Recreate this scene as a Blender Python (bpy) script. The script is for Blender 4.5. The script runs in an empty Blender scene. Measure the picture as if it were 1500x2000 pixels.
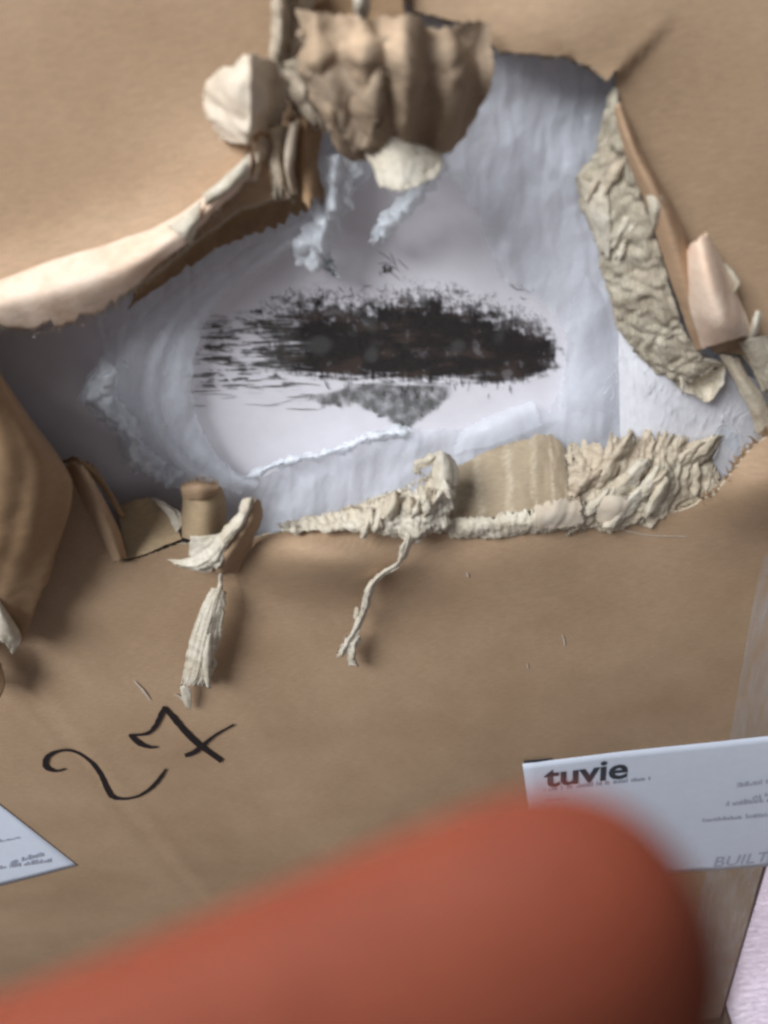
import bpy, bmesh, math, random
import numpy as np
from mathutils import Vector, Matrix, noise
from mathutils.geometry import delaunay_2d_cdt

random.seed(7)
S = bpy.context.scene
C = S.collection

# ------------------------------------------------------------------ camera
# Frame: the box front is a vertical sheet (X right, Z up, outward = -Y).
# The phone looks down at it by about 40 degrees from 0.35 m.
F = 1502.0                       # focal length in photo pixels (1500 x 2000)
DIST = 0.35
down = Vector((445, -1708, -1502)).normalized()
right = Vector((1.0, 0.1726, 0.1)); right = (right - down * right.dot(down)).normalized()
up = -down
nrm = right.cross(up)
R = Matrix((right, -nrm, up))    # rows: world axes in camera space -> R maps camera to world
CAM = R @ Vector((0, 0, DIST))
cam = bpy.data.cameras.new('camera')
cam_o = bpy.data.objects.new('camera', cam); C.objects.link(cam_o)
cam_o.matrix_world = Matrix.Translation(CAM) @ R.to_4x4()
cam.sensor_fit = 'VERTICAL'; cam.sensor_height = 36.0; cam.sensor_width = 27.0
cam.lens = 36.0 * F / 2000.0
cam.clip_start = 0.005; cam.clip_end = 50
cam.dof.use_dof = True
cam.dof.focus_distance = 0.455
cam.dof.aperture_fstop = 8.0
S.camera = cam_o

# ------------------------------------------------------------------ world and lamps
W = bpy.data.worlds.new('World'); S.world = W; W.use_nodes = True
W.node_tree.nodes['Background'].inputs[0].default_value = (0.86, 0.9, 1.0, 1)
W.node_tree.nodes['Background'].inputs[1].default_value = 0.23

def area(name, loc, target, size, power, col):
    l = bpy.data.lights.new(name, 'AREA'); l.shape = 'RECTANGLE'
    l.size, l.size_y = size; l.energy = power; l.color = col
    o = bpy.data.objects.new(name, l); C.objects.link(o)
    o.location = loc
    o.rotation_euler = (Vector(target) - Vector(loc)).to_track_quat('-Z', 'Y').to_euler()
    return o
area('window_light', (-0.60, -0.80, 1.22), (0, 0, -0.05), (0.62, 0.62), 35, (0.92, 0.96, 1.0))
area('floor_fill_light', (0.42, 0.75, 1.15), (0.2, 0.05, -0.3), (0.7, 0.5), 24, (1.0, 0.93, 0.99))  # added lamp, no known window there; brightens the fabric past the box
_t = area('finger_fill_light', (-0.42, 0.36, 1.05), (-0.02, -0.25, 0.14), (0.3, 0.3), 6.0, (1.0, 0.97, 0.93)); _t.data.spread = math.radians(50)  # added narrow-beam lamp that lights only the top of the finger

S.view_settings.view_transform = 'Standard'
S.view_settings.look = 'None'
S.view_settings.exposure = 0.0
S.view_settings.gamma = 1.0
S.render.engine = 'CYCLES'
S.cycles.use_denoising = True
S.cycles.transparent_max_bounces = 24
S.cycles.pixel_filter_type = 'BLACKMAN_HARRIS'; S.cycles.filter_width = 2.6   # the phone picture is soft all over

# ------------------------------------------------------------------ geometry helpers
def P(px, py, w=0.0):
    """point seen at photo pixel (px, py) lying w metres in front of the box front"""
    r = R @ Vector(((px - 750) / F, (1000 - py) / F, -1.0))
    t = (-w - CAM.y) / r.y
    return CAM + r * t
def proj(v):
    q = R.transposed() @ (Vector(v) - CAM)
    return (750 + F * q.x / -q.z, 1000 - F * q.y / -q.z)

def n1(x, s=0.0): return noise.noise(Vector((x, s * 7.31 + 0.37, s * 3.17)))
def fbm(v, o=4): return noise.fractal(v, 1.0, 2.0, o)

def tri(x):
    x = x - math.floor(x); return 4 * abs(x - .5) - 1
_dirs = []
_rr = random.Random(5)
for _ in range(40):
    _d = Vector((_rr.gauss(0, 1), _rr.gauss(0, .5), _rr.gauss(0, 1))).normalized(); _dirs.append((_d, _rr.uniform(.5, 1.5), _rr.random()))
def crumple(q, seed):
    """paper-like creases: planar facets meeting in sharp folds"""
    wv = Vector((noise.noise(q * .45), noise.noise(q * .45 + Vector((7, 3, 1))), noise.noise(q * .45 + Vector((2, 9, 4))))) * .9
    h = 0
    for k in range(5):
        d, f, ph = _dirs[(seed * 5 + k) % 40]
        h += tri((q + wv).dot(d) * f * .55 * (1 + k * .35) + ph) / (1 + k * .6)
    return h * .45
def cr(p0, p1, p2, p3, t):
    return 0.5 * ((2 * p1) + (p2 - p0) * t + (2 * p0 - 5 * p1 + 4 * p2 - p3) * t * t + (3 * p1 - p0 - 3 * p2 + p3) * t ** 3)
def spline(pts, n):
    """pts: tuples; n samples through a Catmull-Rom spline"""
    a = [Vector(p) for p in pts]; m = len(a) - 1; out = []
    for i in range(n):
        x = i / (n - 1) * m; k = min(int(x), m - 1); t = x - k
        out.append(cr(a[max(k - 1, 0)], a[k], a[k + 1], a[min(k + 2, m)], t))
    return out

def jag(pts, step=7, amp=5, seed=0, closed=True, freq=1 / 35):
    """resample a pixel outline and roughen it"""
    out = []; L = 0
    m = len(pts) if closed else len(pts) - 1
    for i in range(m):
        a = Vector(pts[i][:2]); b = Vector(pts[(i + 1) % len(pts)][:2])
        d = b - a; ln = d.length; k = max(1, int(ln / step)); nn = Vector((-d.y, d.x)).normalized()
        for j in range(k):
            t = j / k; s = L + ln * t
            off = amp * (n1(s * freq, seed) + 0.6 * n1(s * freq * 3.1, seed + 1) + 0.45 * n1(s * freq * 8, seed + 2))
            p = a.lerp(b, t) + nn * off
            out.append((p.x, p.y))
        L += ln
    if not closed: out.append(tuple(pts[-1][:2]))
    return out

def inside(poly, x, y):
    poly = np.array(poly); x = np.asarray(x); y = np.asarray(y)
    r = np.zeros(x.shape, bool)
    x1, y1 = poly[-1]
    for x2, y2 in poly:
        if y1 != y2:
            c = ((y2 > y) != (y1 > y)) & (x < (x1 - x2) * (y - y2) / (y1 - y2) + x2)
            r ^= c
        x1, y1 = x2, y2
    return r

def link(name, me, mat, parent=None, smooth=True):
    me.materials.append(mat)
    if smooth:
        me.polygons.foreach_set('use_smooth', [True] * len(me.polygons))
    o = bpy.data.objects.new(name, me); C.objects.link(o)
    if parent is not None:
        o.parent = parent
        q = parent; off = Vector((0, 0, 0))
        while q is not None: off += q.location; q = q.parent
        o.location = -off
    return o

def solid(o, th, off=0.0):
    m = o.modifiers.new('thickness', 'SOLIDIFY'); m.thickness = th; m.offset = off
    m.use_even_offset = False
    return o

def cdt_sheet(name, outer, holes, hfun, step, mat, parent, inner=None, bounds=None):
    """flat-laid sheet cut to pixel outlines, holes removed, raised by hfun(px,py)"""
    if bounds: x0, y0, x1, y1 = bounds
    else:
        xs = [p[0] for p in outer]; ys = [p[1] for p in outer]; x0, y0, x1, y1 = min(xs), min(ys), max(xs), max(ys)
    gx, gy = np.meshgrid(np.arange(x0 + step * .5, x1, step), np.arange(y0 + step * .5, y1, step))
    gx = gx + np.where((np.arange(gx.shape[0]) % 2)[:, None] == 0, 0, step * .5)
    gx, gy = gx.ravel(), gy.ravel()
    ok = inside(outer, gx, gy)
    for h in holes: ok &= ~inside(h, gx, gy)
    verts = []; edges = []
    for lp in [outer] + holes:
        b = len(verts); verts += [Vector(p) for p in lp]
        edges += [(b + i, b + (i + 1) % len(lp)) for i in range(len(lp))]
    verts += [Vector((float(a), float(b))) for a, b in zip(gx[ok], gy[ok])]
    vo, eo, fo, *_ = delaunay_2d_cdt(verts, edges, [], 0, 1e-4)
    vx = np.array([v[:] for v in vo]); f = np.array([t for t in fo if len(t) == 3])
    c = vx[f].mean(axis=1)
    keep = inside(outer, c[:, 0], c[:, 1])
    for h in holes: keep &= ~inside(h, c[:, 0], c[:, 1])
    f = f[keep]
    pts = [P(x, y, hfun(x, y)) for x, y in vx]
    me = bpy.data.meshes.new(name)
    me.from_pydata(pts, [], [tuple(reversed(t)) for t in f.tolist()]); me.update()
    uv = me.uv_layers.new(name='UV')
    for l in me.loops:
        uv.data[l.index].uv = (vx[l.vertex_index][0] / 1500, 1 - vx[l.vertex_index][1] / 2000)
    bm = bmesh.new(); bm.from_mesh(me)
    loose = [v for v in bm.verts if not v.link_faces]
    bmesh.ops.delete(bm, geom=loose, context='VERTS'); bm.to_mesh(me); bm.free()
    return link(name, me, mat, parent)

def patch(name, rows, mat, parent, nu=40, nv=40, th=0.0006, nz=0.0, fq=120.0, ridge=0.0, jags=(0, 0, 0, 0), seed=0, flutes=0, fdepth=0.0):
    """curved torn piece: rows of (px, py, w) control points, splined both ways.
    jags: roughness of the edges u0, u1, v0, v1 (u along a row, v across rows)"""
    W_ = [[P(*p) for p in r] for r in rows]
    def row_at(i):
        return spline(W_[i], 4 * nu + 1)
    dense = [row_at(i) for i in range(len(W_))]
    cols = [spline([dense[i][k] for i in range(len(W_))], 4 * nv + 1) for k in range(4 * nu + 1)]
    def ev(u, v):
        u = min(max(u, 0), 1) * 4 * nu; v = min(max(v, 0), 1) * 4 * nv
        a = min(int(u), 4 * nu - 1); b = min(int(v), 4 * nv - 1); fu = u - a; fv = v - b
        return (cols[a][b] * (1 - fu) + cols[a + 1][b] * fu) * (1 - fv) + (cols[a][b + 1] * (1 - fu) + cols[a + 1][b + 1] * fu) * fv
    def jg(amp, x, s):
        return amp * abs(n1(x * 5, seed + s) + .7 * n1(x * 14, seed + s + 5) + .5 * n1(x * 37, seed + s + 9) + .5 * n1(x * 83, seed + s + 11)) if amp else 0.0
    def fall(t, amp):                       # the roughness stays near the edge
        return max(0.0, 1 - t / max(.12, 2.4 * amp)) ** 2
    pts = []; uvs = []
    for j in range(nv + 1):
        v = j / nv
        ua, ub = jg(jags[0], v, 1), jg(jags[1], v, 2)
        for i in range(nu + 1):
            u = i / nu
            va, vb = jg(jags[2], u, 3), jg(jags[3], u, 4)
            uu = u + ua * fall(u, jags[0]) - ub * fall(1 - u, jags[1]); vv = v + va * fall(v, jags[2]) - vb * fall(1 - v, jags[3])
            pts.append(ev(uu, vv)); uvs.append((uu, vv))
    faces = []
    for j in range(nv):
        for i in range(nu):
            a = j * (nu + 1) + i
            faces.append((a, a + 1, a + nu + 2, a + nu + 1))
    me = bpy.data.meshes.new(name); me.from_pydata(pts, [], faces); me.update()
    st = .0005 if mat in (TORN, TORN_GREY) else (.0006 if mat is TORN_PALE else 0.0)
    fb = .24 if mat in (TORN, TORN_GREY, TORN_PALE) else .03
    if nz or ridge or flutes:
        ns = [Vector(v.normal) for v in me.vertices]
        off = Vector((seed * 1.7, seed * 0.9, seed * 2.3))
        for k, v in enumerate(me.vertices):
            q = Vector(v.co) * fq + off
            d = nz * .55 * (crumple(q, seed) + fb * fbm(q * 1.7, 4))
            if st:
                uu, vv = uvs[k]; d += st * (noise.noise(Vector((uu * nu * .33, vv * 4 + .5 * n1(uu * 9), seed))) + .6 * noise.noise(Vector((uu * nu * .8, vv * 9, seed + 4))))
            if ridge: d += ridge * .36 * crumple(q * 2.1 + Vector((3, 1, 2)), seed + 3)
            if flutes: d += fdepth * math.sin(uvs[k][0] * flutes * 2 * math.pi)
            v.co = v.co + ns[k] * d
    uv = me.uv_layers.new(name='UV')
    for l in me.loops: uv.data[l.index].uv = uvs[l.vertex_index]
    o = link(name, me, mat, parent)
    if th: solid(o, th)
    return o

def ribbon(name, pts, mat, parent, n=60, w0=0.0004, nz=0, seed=0, zfun=None):
    """flat stroke: pts of (px, py, width_px)"""
    sp = spline(pts, n); V = []; Fc = []
    for i, p in enumerate(sp):
        a = sp[max(i - 1, 0)]; b = sp[min(i + 1, n - 1)]
        d = Vector((b.x - a.x, b.y - a.y)); d = d.normalized() if d.length else Vector((1, 0))
        nn = Vector((-d.y, d.x)); hw = p.z * .5 * (1 + nz * n1(i * .35, seed)); hw2 = p.z * .5 * (1 + nz * n1(i * .35, seed + 4))
        zz = w0 + (zfun(p.x, p.y) if zfun else 0)
        V += [P(p.x + nn.x * hw, p.y + nn.y * hw, zz), P(p.x - nn.x * hw2, p.y - nn.y * hw2, zz)]
    for i in range(n - 1): Fc.append((2 * i, 2 * i + 1, 2 * i + 3, 2 * i + 2))
    me = bpy.data.meshes.new(name); me.from_pydata(V, [], Fc); me.update()
    return link(name, me, mat, parent)

def fibres(name, path, mat, parent, n, ln=(4, 14), wd=(0.8, 2.2), dirs=(0, 1), spread=0.8, seed=0, depth=0.002, back=4):
    """tuft of torn paper fibres along a pixel path of (px, py, w)"""
    rnd = random.Random(seed); V = []; Fc = []
    sp = spline(path, 200)
    base = math.atan2(dirs[1], dirs[0])
    for _ in range(n):
        p = sp[rnd.randrange(200)]; x = p.x + rnd.gauss(0, back); y = p.y + rnd.gauss(0, back); w = p.z + rnd.uniform(0, .001)
        a = base + rnd.gauss(0, spread); l = rnd.uniform(*ln); wid = rnd.uniform(*wd); cu = rnd.gauss(0, .5); dz = rnd.gauss(0, depth)
        b = len(V); K = 4
        for k in range(K):
            t = k / (K - 1); hw = wid * .5 * (1 - t * .85)
            V.append(P(x - math.sin(a) * hw, y + math.cos(a) * hw, w + dz * t * t)); V.append(P(x + math.sin(a) * hw, y - math.cos(a) * hw, w + dz * t * t))
            x += math.cos(a) * l / K; y += math.sin(a) * l / K; a += cu
        for k in range(K - 1): Fc.append((b + 2 * k, b + 2 * k + 1, b + 2 * k + 3, b + 2 * k + 2))
    me = bpy.data.meshes.new(name); me.from_pydata(V, [], Fc); me.update()
    o = link(name, me, mat, parent); o['kind'] = 'stuff'
    return o

def root(name, loc, label, cat):
    o = bpy.data.objects.new(name, None); C.objects.link(o); o.location = loc
    o.empty_display_size = .02
    o['label'] = label; o['category'] = cat
    return o

# ------------------------------------------------------------------ materials
def mat(name):
    m = bpy.data.materials.new(name); m.use_nodes = True
    return m, m.node_tree.nodes, m.node_tree.links, m.node_tree.nodes['Principled BSDF']
def nnode(N, t, **kw):
    n = N.new(t)
    for k, v in kw.items():
        if k in n.inputs: n.inputs[k].default_value = v
        else: setattr(n, k, v)
    return n
def coords(N, L, scale, kind='Object'):
    tc = N.new('ShaderNodeTexCoord'); mp = N.new('ShaderNodeMapping'); mp.inputs['Scale'].default_value = scale
    L.new(tc.outputs[kind], mp.inputs['Vector']); return mp.outputs['Vector']
def ramp(N, L, fac, stops):
    r = N.new('ShaderNodeValToRGB'); e = r.color_ramp.elements
    while len(e) < len(stops): e.new(.5)
    for i, (p, c) in enumerate(stops):
        e[i].position = p; e[i].color = (*c, 1) if len(c) == 3 else c
    L.new(fac, r.inputs['Fac']); return r.outputs['Color']
def noise_tex(N, L, vec, scale, detail=4, rough=.55, dist=0):
    t = nnode(N, 'ShaderNodeTexNoise', Scale=scale, Detail=detail, Roughness=rough, Distortion=dist)
    L.new(vec, t.inputs['Vector']); return t.outputs['Fac']
def mixc(N, L, fac, a, b, mode='MIX'):
    m = N.new('ShaderNodeMix'); m.data_type = 'RGBA'; m.blend_type = mode
    for s, v in ((m.inputs[0], fac), (m.inputs[6], a), (m.inputs[7], b)):
        if isinstance(v, (int, float)): s.default_value = v
        elif isinstance(v, tuple): s.default_value = (*v, 1)
        else: L.new(v, s)
    return m.outputs[2]
def bump(N, L, B, h, strength, dist=.001):
    b = nnode(N, 'ShaderNodeBump', Strength=strength, Distance=dist)
    L.new(h, b.inputs['Height']); L.new(b.outputs[0], B.inputs['Normal']); return b

def kraft(name, c0, c1, rough=.75, spec=.25, stripes=None):
    m, N, L, B = mat(name)
    big = noise_tex(N, L, coords(N, L, (1, 1, 1)), 14, 5, .6)
    col = ramp(N, L, big, [(.3, c0), (.7, c1)])
    fib = noise_tex(N, L, coords(N, L, (70, 70, 420)), 2.6, 4, .7)
    col = mixc(N, L, .42, col, ramp(N, L, fib, [(.3, (.36, .36, .36)), (.72, (.66, .64, .62))]), 'OVERLAY')
    spk = noise_tex(N, L, coords(N, L, (1, 1, 1)), 900, 2, .5)
    col = mixc(N, L, .10, col, ramp(N, L, spk, [(.3, (.3, .3, .3)), (.7, (.7, .7, .7))]), 'OVERLAY')
    L.new(col, B.inputs['Base Color'])
    B.inputs['Roughness'].default_value = rough; B.inputs['Specular IOR Level'].default_value = spec
    h = noise_tex(N, L, coords(N, L, (1, 1, 1.6)), 260, 5, .6)
    wv = nnode(N, 'ShaderNodeTexWave', Scale=48.0, Distortion=1.2, Detail=1.0); wv.bands_direction = 'X'
    L.new(coords(N, L, (1, 1, 1)), wv.inputs['Vector'])
    sc = noise_tex(N, L, coords(N, L, (1, 1, 1)), 30, 4, .6)
    bump(N, L, B, mixc(N, L, .5, mixc(N, L, .18, h, wv.outputs['Color']), sc), .10, .0012)
    return m
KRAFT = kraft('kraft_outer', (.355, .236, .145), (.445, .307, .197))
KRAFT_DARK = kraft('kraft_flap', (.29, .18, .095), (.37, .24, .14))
FLAP_GREY = kraft('crumpled_kraft', (.27, .195, .13), (.36, .27, .19), .85, .1)
FLAP_PALE = kraft('crumpled_kraft_pale', (.30, .225, .155), (.39, .30, .22), .85, .1)
LINER = kraft('kraft_inner', (.37, .27, .165), (.45, .335, .21), .85, .1)

def torn(name, c0, c1, scale=(60, 60, 200), bs=.8, rough=.92):
    m, N, L, B = mat(name)
    v = coords(N, L, scale)
    f = noise_tex(N, L, v, 5, 6, .7, .4)
    g = noise_tex(N, L, coords(N, L, (1, 1, 1)), 55, 4, .6)
    col = ramp(N, L, f, [(.25, c0), (.72, c1)])
    col = mixc(N, L, .45, col, ramp(N, L, g, [(.3, (.3, .29, .27)), (.7, (.68, .68, .68))]), 'OVERLAY')
    L.new(col, B.inputs['Base Color']); B.inputs['Roughness'].default_value = rough
    B.inputs['Specular IOR Level'].default_value = .12
    bump(N, L, B, f, bs, .0012)
    return m
TORN = torn('torn_paper', (.47, .38, .27), (.72, .63, .50))
TORN_PALE = torn('torn_paper_pale', (.54, .465, .36), (.74, .675, .56), (90, 90, 160), .6)
TORN_SCROLL = torn('curled_paper', (.60, .50, .39), (.70, .60, .48), (30, 30, 40), .04)
TORN_PEACH = torn('peeled_liner', (.68, .50, .38), (.80, .64, .51), (40, 40, 60), .3)
TORN_GREY = torn('torn_fluting', (.43, .36, .26), (.68, .61, .49), (160, 160, 60), 1.0)

# inner liner with the pale glue lines left by the flutes
def glue_liner():
    m, N, L, B = mat('glued_inner_liner')
    uvv = coords(N, L, (1, 1, 1), 'UV')
    sep = N.new('ShaderNodeSeparateXYZ'); L.new(uvv, sep.inputs[0])
    wob = noise_tex(N, L, uvv, 6, 3)
    a = nnode(N, 'ShaderNodeMath', operation='MULTIPLY_ADD'); L.new(wob, a.inputs[0]); a.inputs[1].default_value = .08; L.new(sep.outputs[0], a.inputs[2])
    b = nnode(N, 'ShaderNodeMath', operation='MULTIPLY'); L.new(a.outputs[0], b.inputs[0]); b.inputs[1].default_value = 6.5
    fr = nnode(N, 'ShaderNodeMath', operation='FRACT'); L.new(b.outputs[0], fr.inputs[0])
    pp = nnode(N, 'ShaderNodeMath', operation='PINGPONG'); L.new(fr.outputs[0], pp.inputs[0]); pp.inputs[1].default_value = .5
    line = ramp(N, L, pp.outputs[0], [(.04, (1, 1, 1)), (.20, (0, 0, 0))])
    brk = noise_tex(N, L, uvv, 22, 4, .7)
    lm = mixc(N, L, 1.0, line, ramp(N, L, brk, [(.3, (0, 0, 0)), (.7, (1, 1, 1))]), 'MULTIPLY')
    f = noise_tex(N, L, coords(N, L, (60, 60, 300)), 5, 5, .6)
    base = ramp(N, L, f, [(.25, (.35, .27, .18)), (.75, (.45, .36, .255))])
    L.new(mixc(N, L, lm, base, (.60, .51, .38)), B.inputs['Base Color'])
    B.inputs['Roughness'].default_value = .85; B.inputs['Specular IOR Level'].default_value = .15
    bump(N, L, B, lm, .5, .0006)
    return m
GLUE = glue_liner()

def film(name, op, col=(.80, .83, .88), rough=.28, bs=.5, sc=45):
    m, N, L, B = mat(name)
    v = coords(N, L, (1, 1, 1))
    wr = noise_tex(N, L, v, sc, 5, .6, 1.2)
    w2 = noise_tex(N, L, coords(N, L, (30, 30, 90)), 3, 4, .6, .8)
    B.inputs['Base Color'].default_value = (*col, 1); B.inputs['Roughness'].default_value = rough
    B.inputs['Specular IOR Level'].default_value = .5
    hb = mixc(N, L, .5, wr, w2)
    bump(N, L, B, hb, bs, .004)
    tl = N.new('ShaderNodeBsdfTranslucent'); tl.inputs[0].default_value = (*col, 1); m2 = N.new('ShaderNodeMixShader'); m2.inputs[0].default_value = .3
    L.new(B.outputs[0], m2.inputs[1]); L.new(tl.outputs[0], m2.inputs[2])
    tr = N.new('ShaderNodeBsdfTransparent'); mx = N.new('ShaderNodeMixShader')
    fac = ramp(N, L, wr, [(.3, (op[0],) * 3), (.7, (op[1],) * 3)])
    out = N['Material Output']
    L.new(fac, mx.inputs[0]); L.new(tr.outputs[0], mx.inputs[1]); L.new(m2.outputs[0], mx.inputs[2]); L.new(mx.outputs[0], out.inputs['Surface'])
    return m
FILM = film('plastic_film', (.30, .58), (.90, .94, 1.0), .12, .12, 22)
FILM_FOLD = film('folded_film', (.12, .32), (.90, .94, 1.0), .12, .10, 30)
FILM_THICK = film('crumpled_film', (.55, .92), (.92, .96, 1.0), .12, .2, 60)

def plain(name, col, rough=.6, spec=.3, var=.09):
    m, N, L, B = mat(name)
    f = noise_tex(N, L, coords(N, L, (1, 1, 1)), 120, 4)
    L.new(ramp(N, L, f, [(.3, tuple(c * (1 - var) for c in col)), (.7, tuple(min(1, c * (1 + var)) for c in col))]), B.inputs['Base Color'])
    B.inputs['Roughness'].default_value = rough; B.inputs['Specular IOR Level'].default_value = spec
    return m
BOARD = plain('coated_board', (.82, .79, .83), .4, .4, .03)
INK = plain('marker_ink', (.018, .014, .016), .45, .4)
PRINT = plain('label_print', (.05, .055, .07), .6)
PRINT_PALE = plain('label_small_print', (.42, .43, .5), .6)
PAPER = plain('label_paper', (.72, .76, .86), .55, .3, .02)

def dark_mark():
    m, N, L, B = mat('dark_marking')
    f = noise_tex(N, L, coords(N, L, (60, 60, 200)), 3, 6, .7, .6)
    L.new(ramp(N, L, f, [(.3, (.012, .011, .011)), (.52, (.025, .019, .016)), (.68, (.05, .033, .026)), (.8, (.10, .085, .08))]), B.inputs['Base Color'])
    B.inputs['Roughness'].default_value = .5; return m
MARK = dark_mark()
MARK_FINE = plain('dark_fine_strokes', (.035, .030, .028), .6)
MARK_GREY = plain('grey_green_strokes', (.16, .16, .155), .6)
MARK_BROWN = plain('olive_brown_strokes', (.10, .085, .068), .6)

# ------------------------------------------------------------------ panel layout
E_R = P(1452, 1870).x                       # right edge of the box front
E_L = -0.75; T_TOP = 0.27; T_BOT = P(750, 2000).z - 0.10
DEPTH = 0.14
CREASE_X = P(215, 1535).x

def g2(px, py, cx, cy, sx, sy, a=0):
    dx, dy = px - cx, py - cy; ca, sa = math.cos(a), math.sin(a)
    u, v = dx * ca + dy * sa, -dx * sa + dy * ca
    return math.exp(-.5 * ((u / sx) ** 2 + (v / sy) ** 2))
def relief(px, py):
    p = P(px, py)
    h = .0012 * noise.noise(Vector((p.x * 9, p.z * 9, 1.3))) + .0002 * noise.noise(Vector((p.x * 30, p.z * 30, 4)))
    dx = p.x - CREASE_X
    h += -.0016 * math.exp(-((dx + .003) / .005) ** 2) + .0010 * math.exp(-((dx - .006) / .006) ** 2)
    lx, ly = px - 1186, py - 165; al = (lx * 140 - ly * 140) / 198; ac = (-lx * 140 - ly * 140) / 198
    if -10 < al < 190 and ac > -8: h += .0045 * min(1, (ac + 8) / 10) * math.exp(-max(ac, 0) / 60) * (1 - max(al, 0) / 200)
    h += .022 * g2(px, py, 640, 1092, 125, 46, .12)          # bulge over the lower lip
    h += .006 * g2(px, py, 1000, 1080, 90, 60)
    h += .020 * g2(px, py, 1510, 945, 100, 62, -.3)           # pushed out at the right end of the tear, shaped to darken the front below
    h += .006 * g2(px, py, 1080, 60, 120, 90)
    h -= .003 * g2(px, py, 1330, 300, 80, 180, -.4)
    h += .010 * g2(px, py, 200, 540, 330, 60, -.3)
    h += .006 * g2(px, py, 480, 330, 90, 80)
    return h

HOLE0 = [(-170, 655), (0, 628), (120, 618), (230, 582), (290, 545), (380, 470), (480, 405), (560, 385), (612, 345), (600, 250), (592, 120), (600, 40),
         (640, -40), (770, -50), (805, 20), (930, 50), (975, 98), (1030, 105), (1100, 108), (1150, 130), (1184, 158), (1205, 134), (1206, 142),
         (1200, 172), (1202, 230), (1240, 330), (1295, 470), (1350, 620), (1395, 690), (1450, 692), (1500, 760), (1530, 830), (1475, 868), (1440, 910),
         (1400, 960), (1330, 1000), (1180, 1030), (1000, 1042), (880, 1042), (800, 1030), (700, 1030), (560, 1037), (440, 1062), (350, 1062), (245, 1098),
         (165, 965), (120, 915), (60, 850), (-30, 760), (-170, 720)]
HOLE = jag(HOLE0, 7, 4.0, 3)

# ------------------------------------------------------------------ the box
BOX = root('cardboard_box', (0, DEPTH / 2, T_BOT), 'brown cardboard shipping box with a big ragged hole torn in its front', 'box')

outer = [proj((E_L, 0, T_TOP)), proj((E_R - .006, 0, T_TOP)), proj((E_R - .006, 0, T_BOT)), proj((E_L, 0, T_BOT))]
ol = []
for i in range(4):
    a, b = outer[i], outer[(i + 1) % 4]; k = 70
    ol += [(a[0] + (b[0] - a[0]) * j / k, a[1] + (b[1] - a[1]) * j / k) for j in range(k)]
front = cdt_sheet('front_panel', ol, [HOLE], relief, 13, KRAFT, BOX)
front['label'] = 'torn brown front of the box'

def boxpart(name, lo, hi, m, parent, bev=.0):
    bm = bmesh.new(); bmesh.ops.create_cube(bm, size=1)
    for v in bm.verts: v.co = Vector([lo[i] + (v.co[i] + .5) * (hi[i] - lo[i]) for i in range(3)])
    if bev: bmesh.ops.bevel(bm, geom=bm.edges[:], offset=bev, segments=3, affect='EDGES')
    me = bpy.data.meshes.new(name); bm.to_mesh(me); bm.free()
    return link(name, me, m, parent, smooth=False)
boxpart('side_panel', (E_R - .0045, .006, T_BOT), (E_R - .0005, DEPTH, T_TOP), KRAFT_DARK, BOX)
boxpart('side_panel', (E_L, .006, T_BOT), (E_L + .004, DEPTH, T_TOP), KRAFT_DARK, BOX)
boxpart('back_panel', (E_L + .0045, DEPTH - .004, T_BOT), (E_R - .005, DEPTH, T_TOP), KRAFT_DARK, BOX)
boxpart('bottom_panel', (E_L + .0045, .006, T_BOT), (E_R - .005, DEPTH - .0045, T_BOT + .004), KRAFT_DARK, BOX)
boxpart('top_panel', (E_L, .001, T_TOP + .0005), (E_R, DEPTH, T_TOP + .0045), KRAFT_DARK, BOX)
# rounded fold between the front and the right side
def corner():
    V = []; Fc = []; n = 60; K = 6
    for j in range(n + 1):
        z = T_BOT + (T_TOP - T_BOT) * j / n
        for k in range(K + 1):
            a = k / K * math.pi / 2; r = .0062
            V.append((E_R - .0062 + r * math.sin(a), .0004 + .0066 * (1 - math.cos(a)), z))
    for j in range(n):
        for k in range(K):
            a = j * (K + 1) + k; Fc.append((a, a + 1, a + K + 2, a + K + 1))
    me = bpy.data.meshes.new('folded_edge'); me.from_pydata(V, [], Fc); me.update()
    return link('folded_edge', me, plain('edge_shade', (.12, .065, .055), .7), BOX)  # dark colour on the fold stands in for a shadow gap
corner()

# thickness of the board along the tear: wavy flute and inner liner
def tear_edge():
    pts = HOLE; n = len(pts); V = []; Fc = []; V2 = []; F2 = []
    cx, cy = 760, 640
    acc = 0; last = None
    for i in range(n + 1):
        x, y = pts[i % n]
        p0 = P(x, y, relief(x, y))
        if last is not None: acc += (p0 - last).length
        last = p0
        dx, dy = x - cx, y - cy; l = math.hypot(dx, dy); dx, dy = dx / l, dy / l
        w = relief(x, y)
        ph = math.sin(acc / .0042 * 2 * math.pi)
        for q, dd in enumerate((-3, 16)):
            V.append(P(x + dx * dd, y + dy * dd, w - .0018 + .0015 * ph))
        for q, dd in enumerate((-5 + 6 * n1(i * .4, 9), 20, 60)):
            V2.append(P(x + dx * dd, y + dy * dd, w - .0040 - (.001 if q else 0)))
    for i in range(n):
        Fc.append((2 * i, 2 * i + 1, 2 * i + 3, 2 * i + 2))
        for q in range(2):
            F2.append((3 * i + q, 3 * i + q + 1, 3 * i + q + 4, 3 * i + q + 3))
    me = bpy.data.meshes.new('fluting'); me.from_pydata(V, [], Fc); me.update(); solid(link('fluting', me, TORN_PALE, BOX), .0003)
    me = bpy.data.meshes.new('inner_liner'); me.from_pydata(V2, [], F2); me.update(); solid(link('inner_liner', me, LINER, BOX), .0004)
tear_edge()

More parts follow.
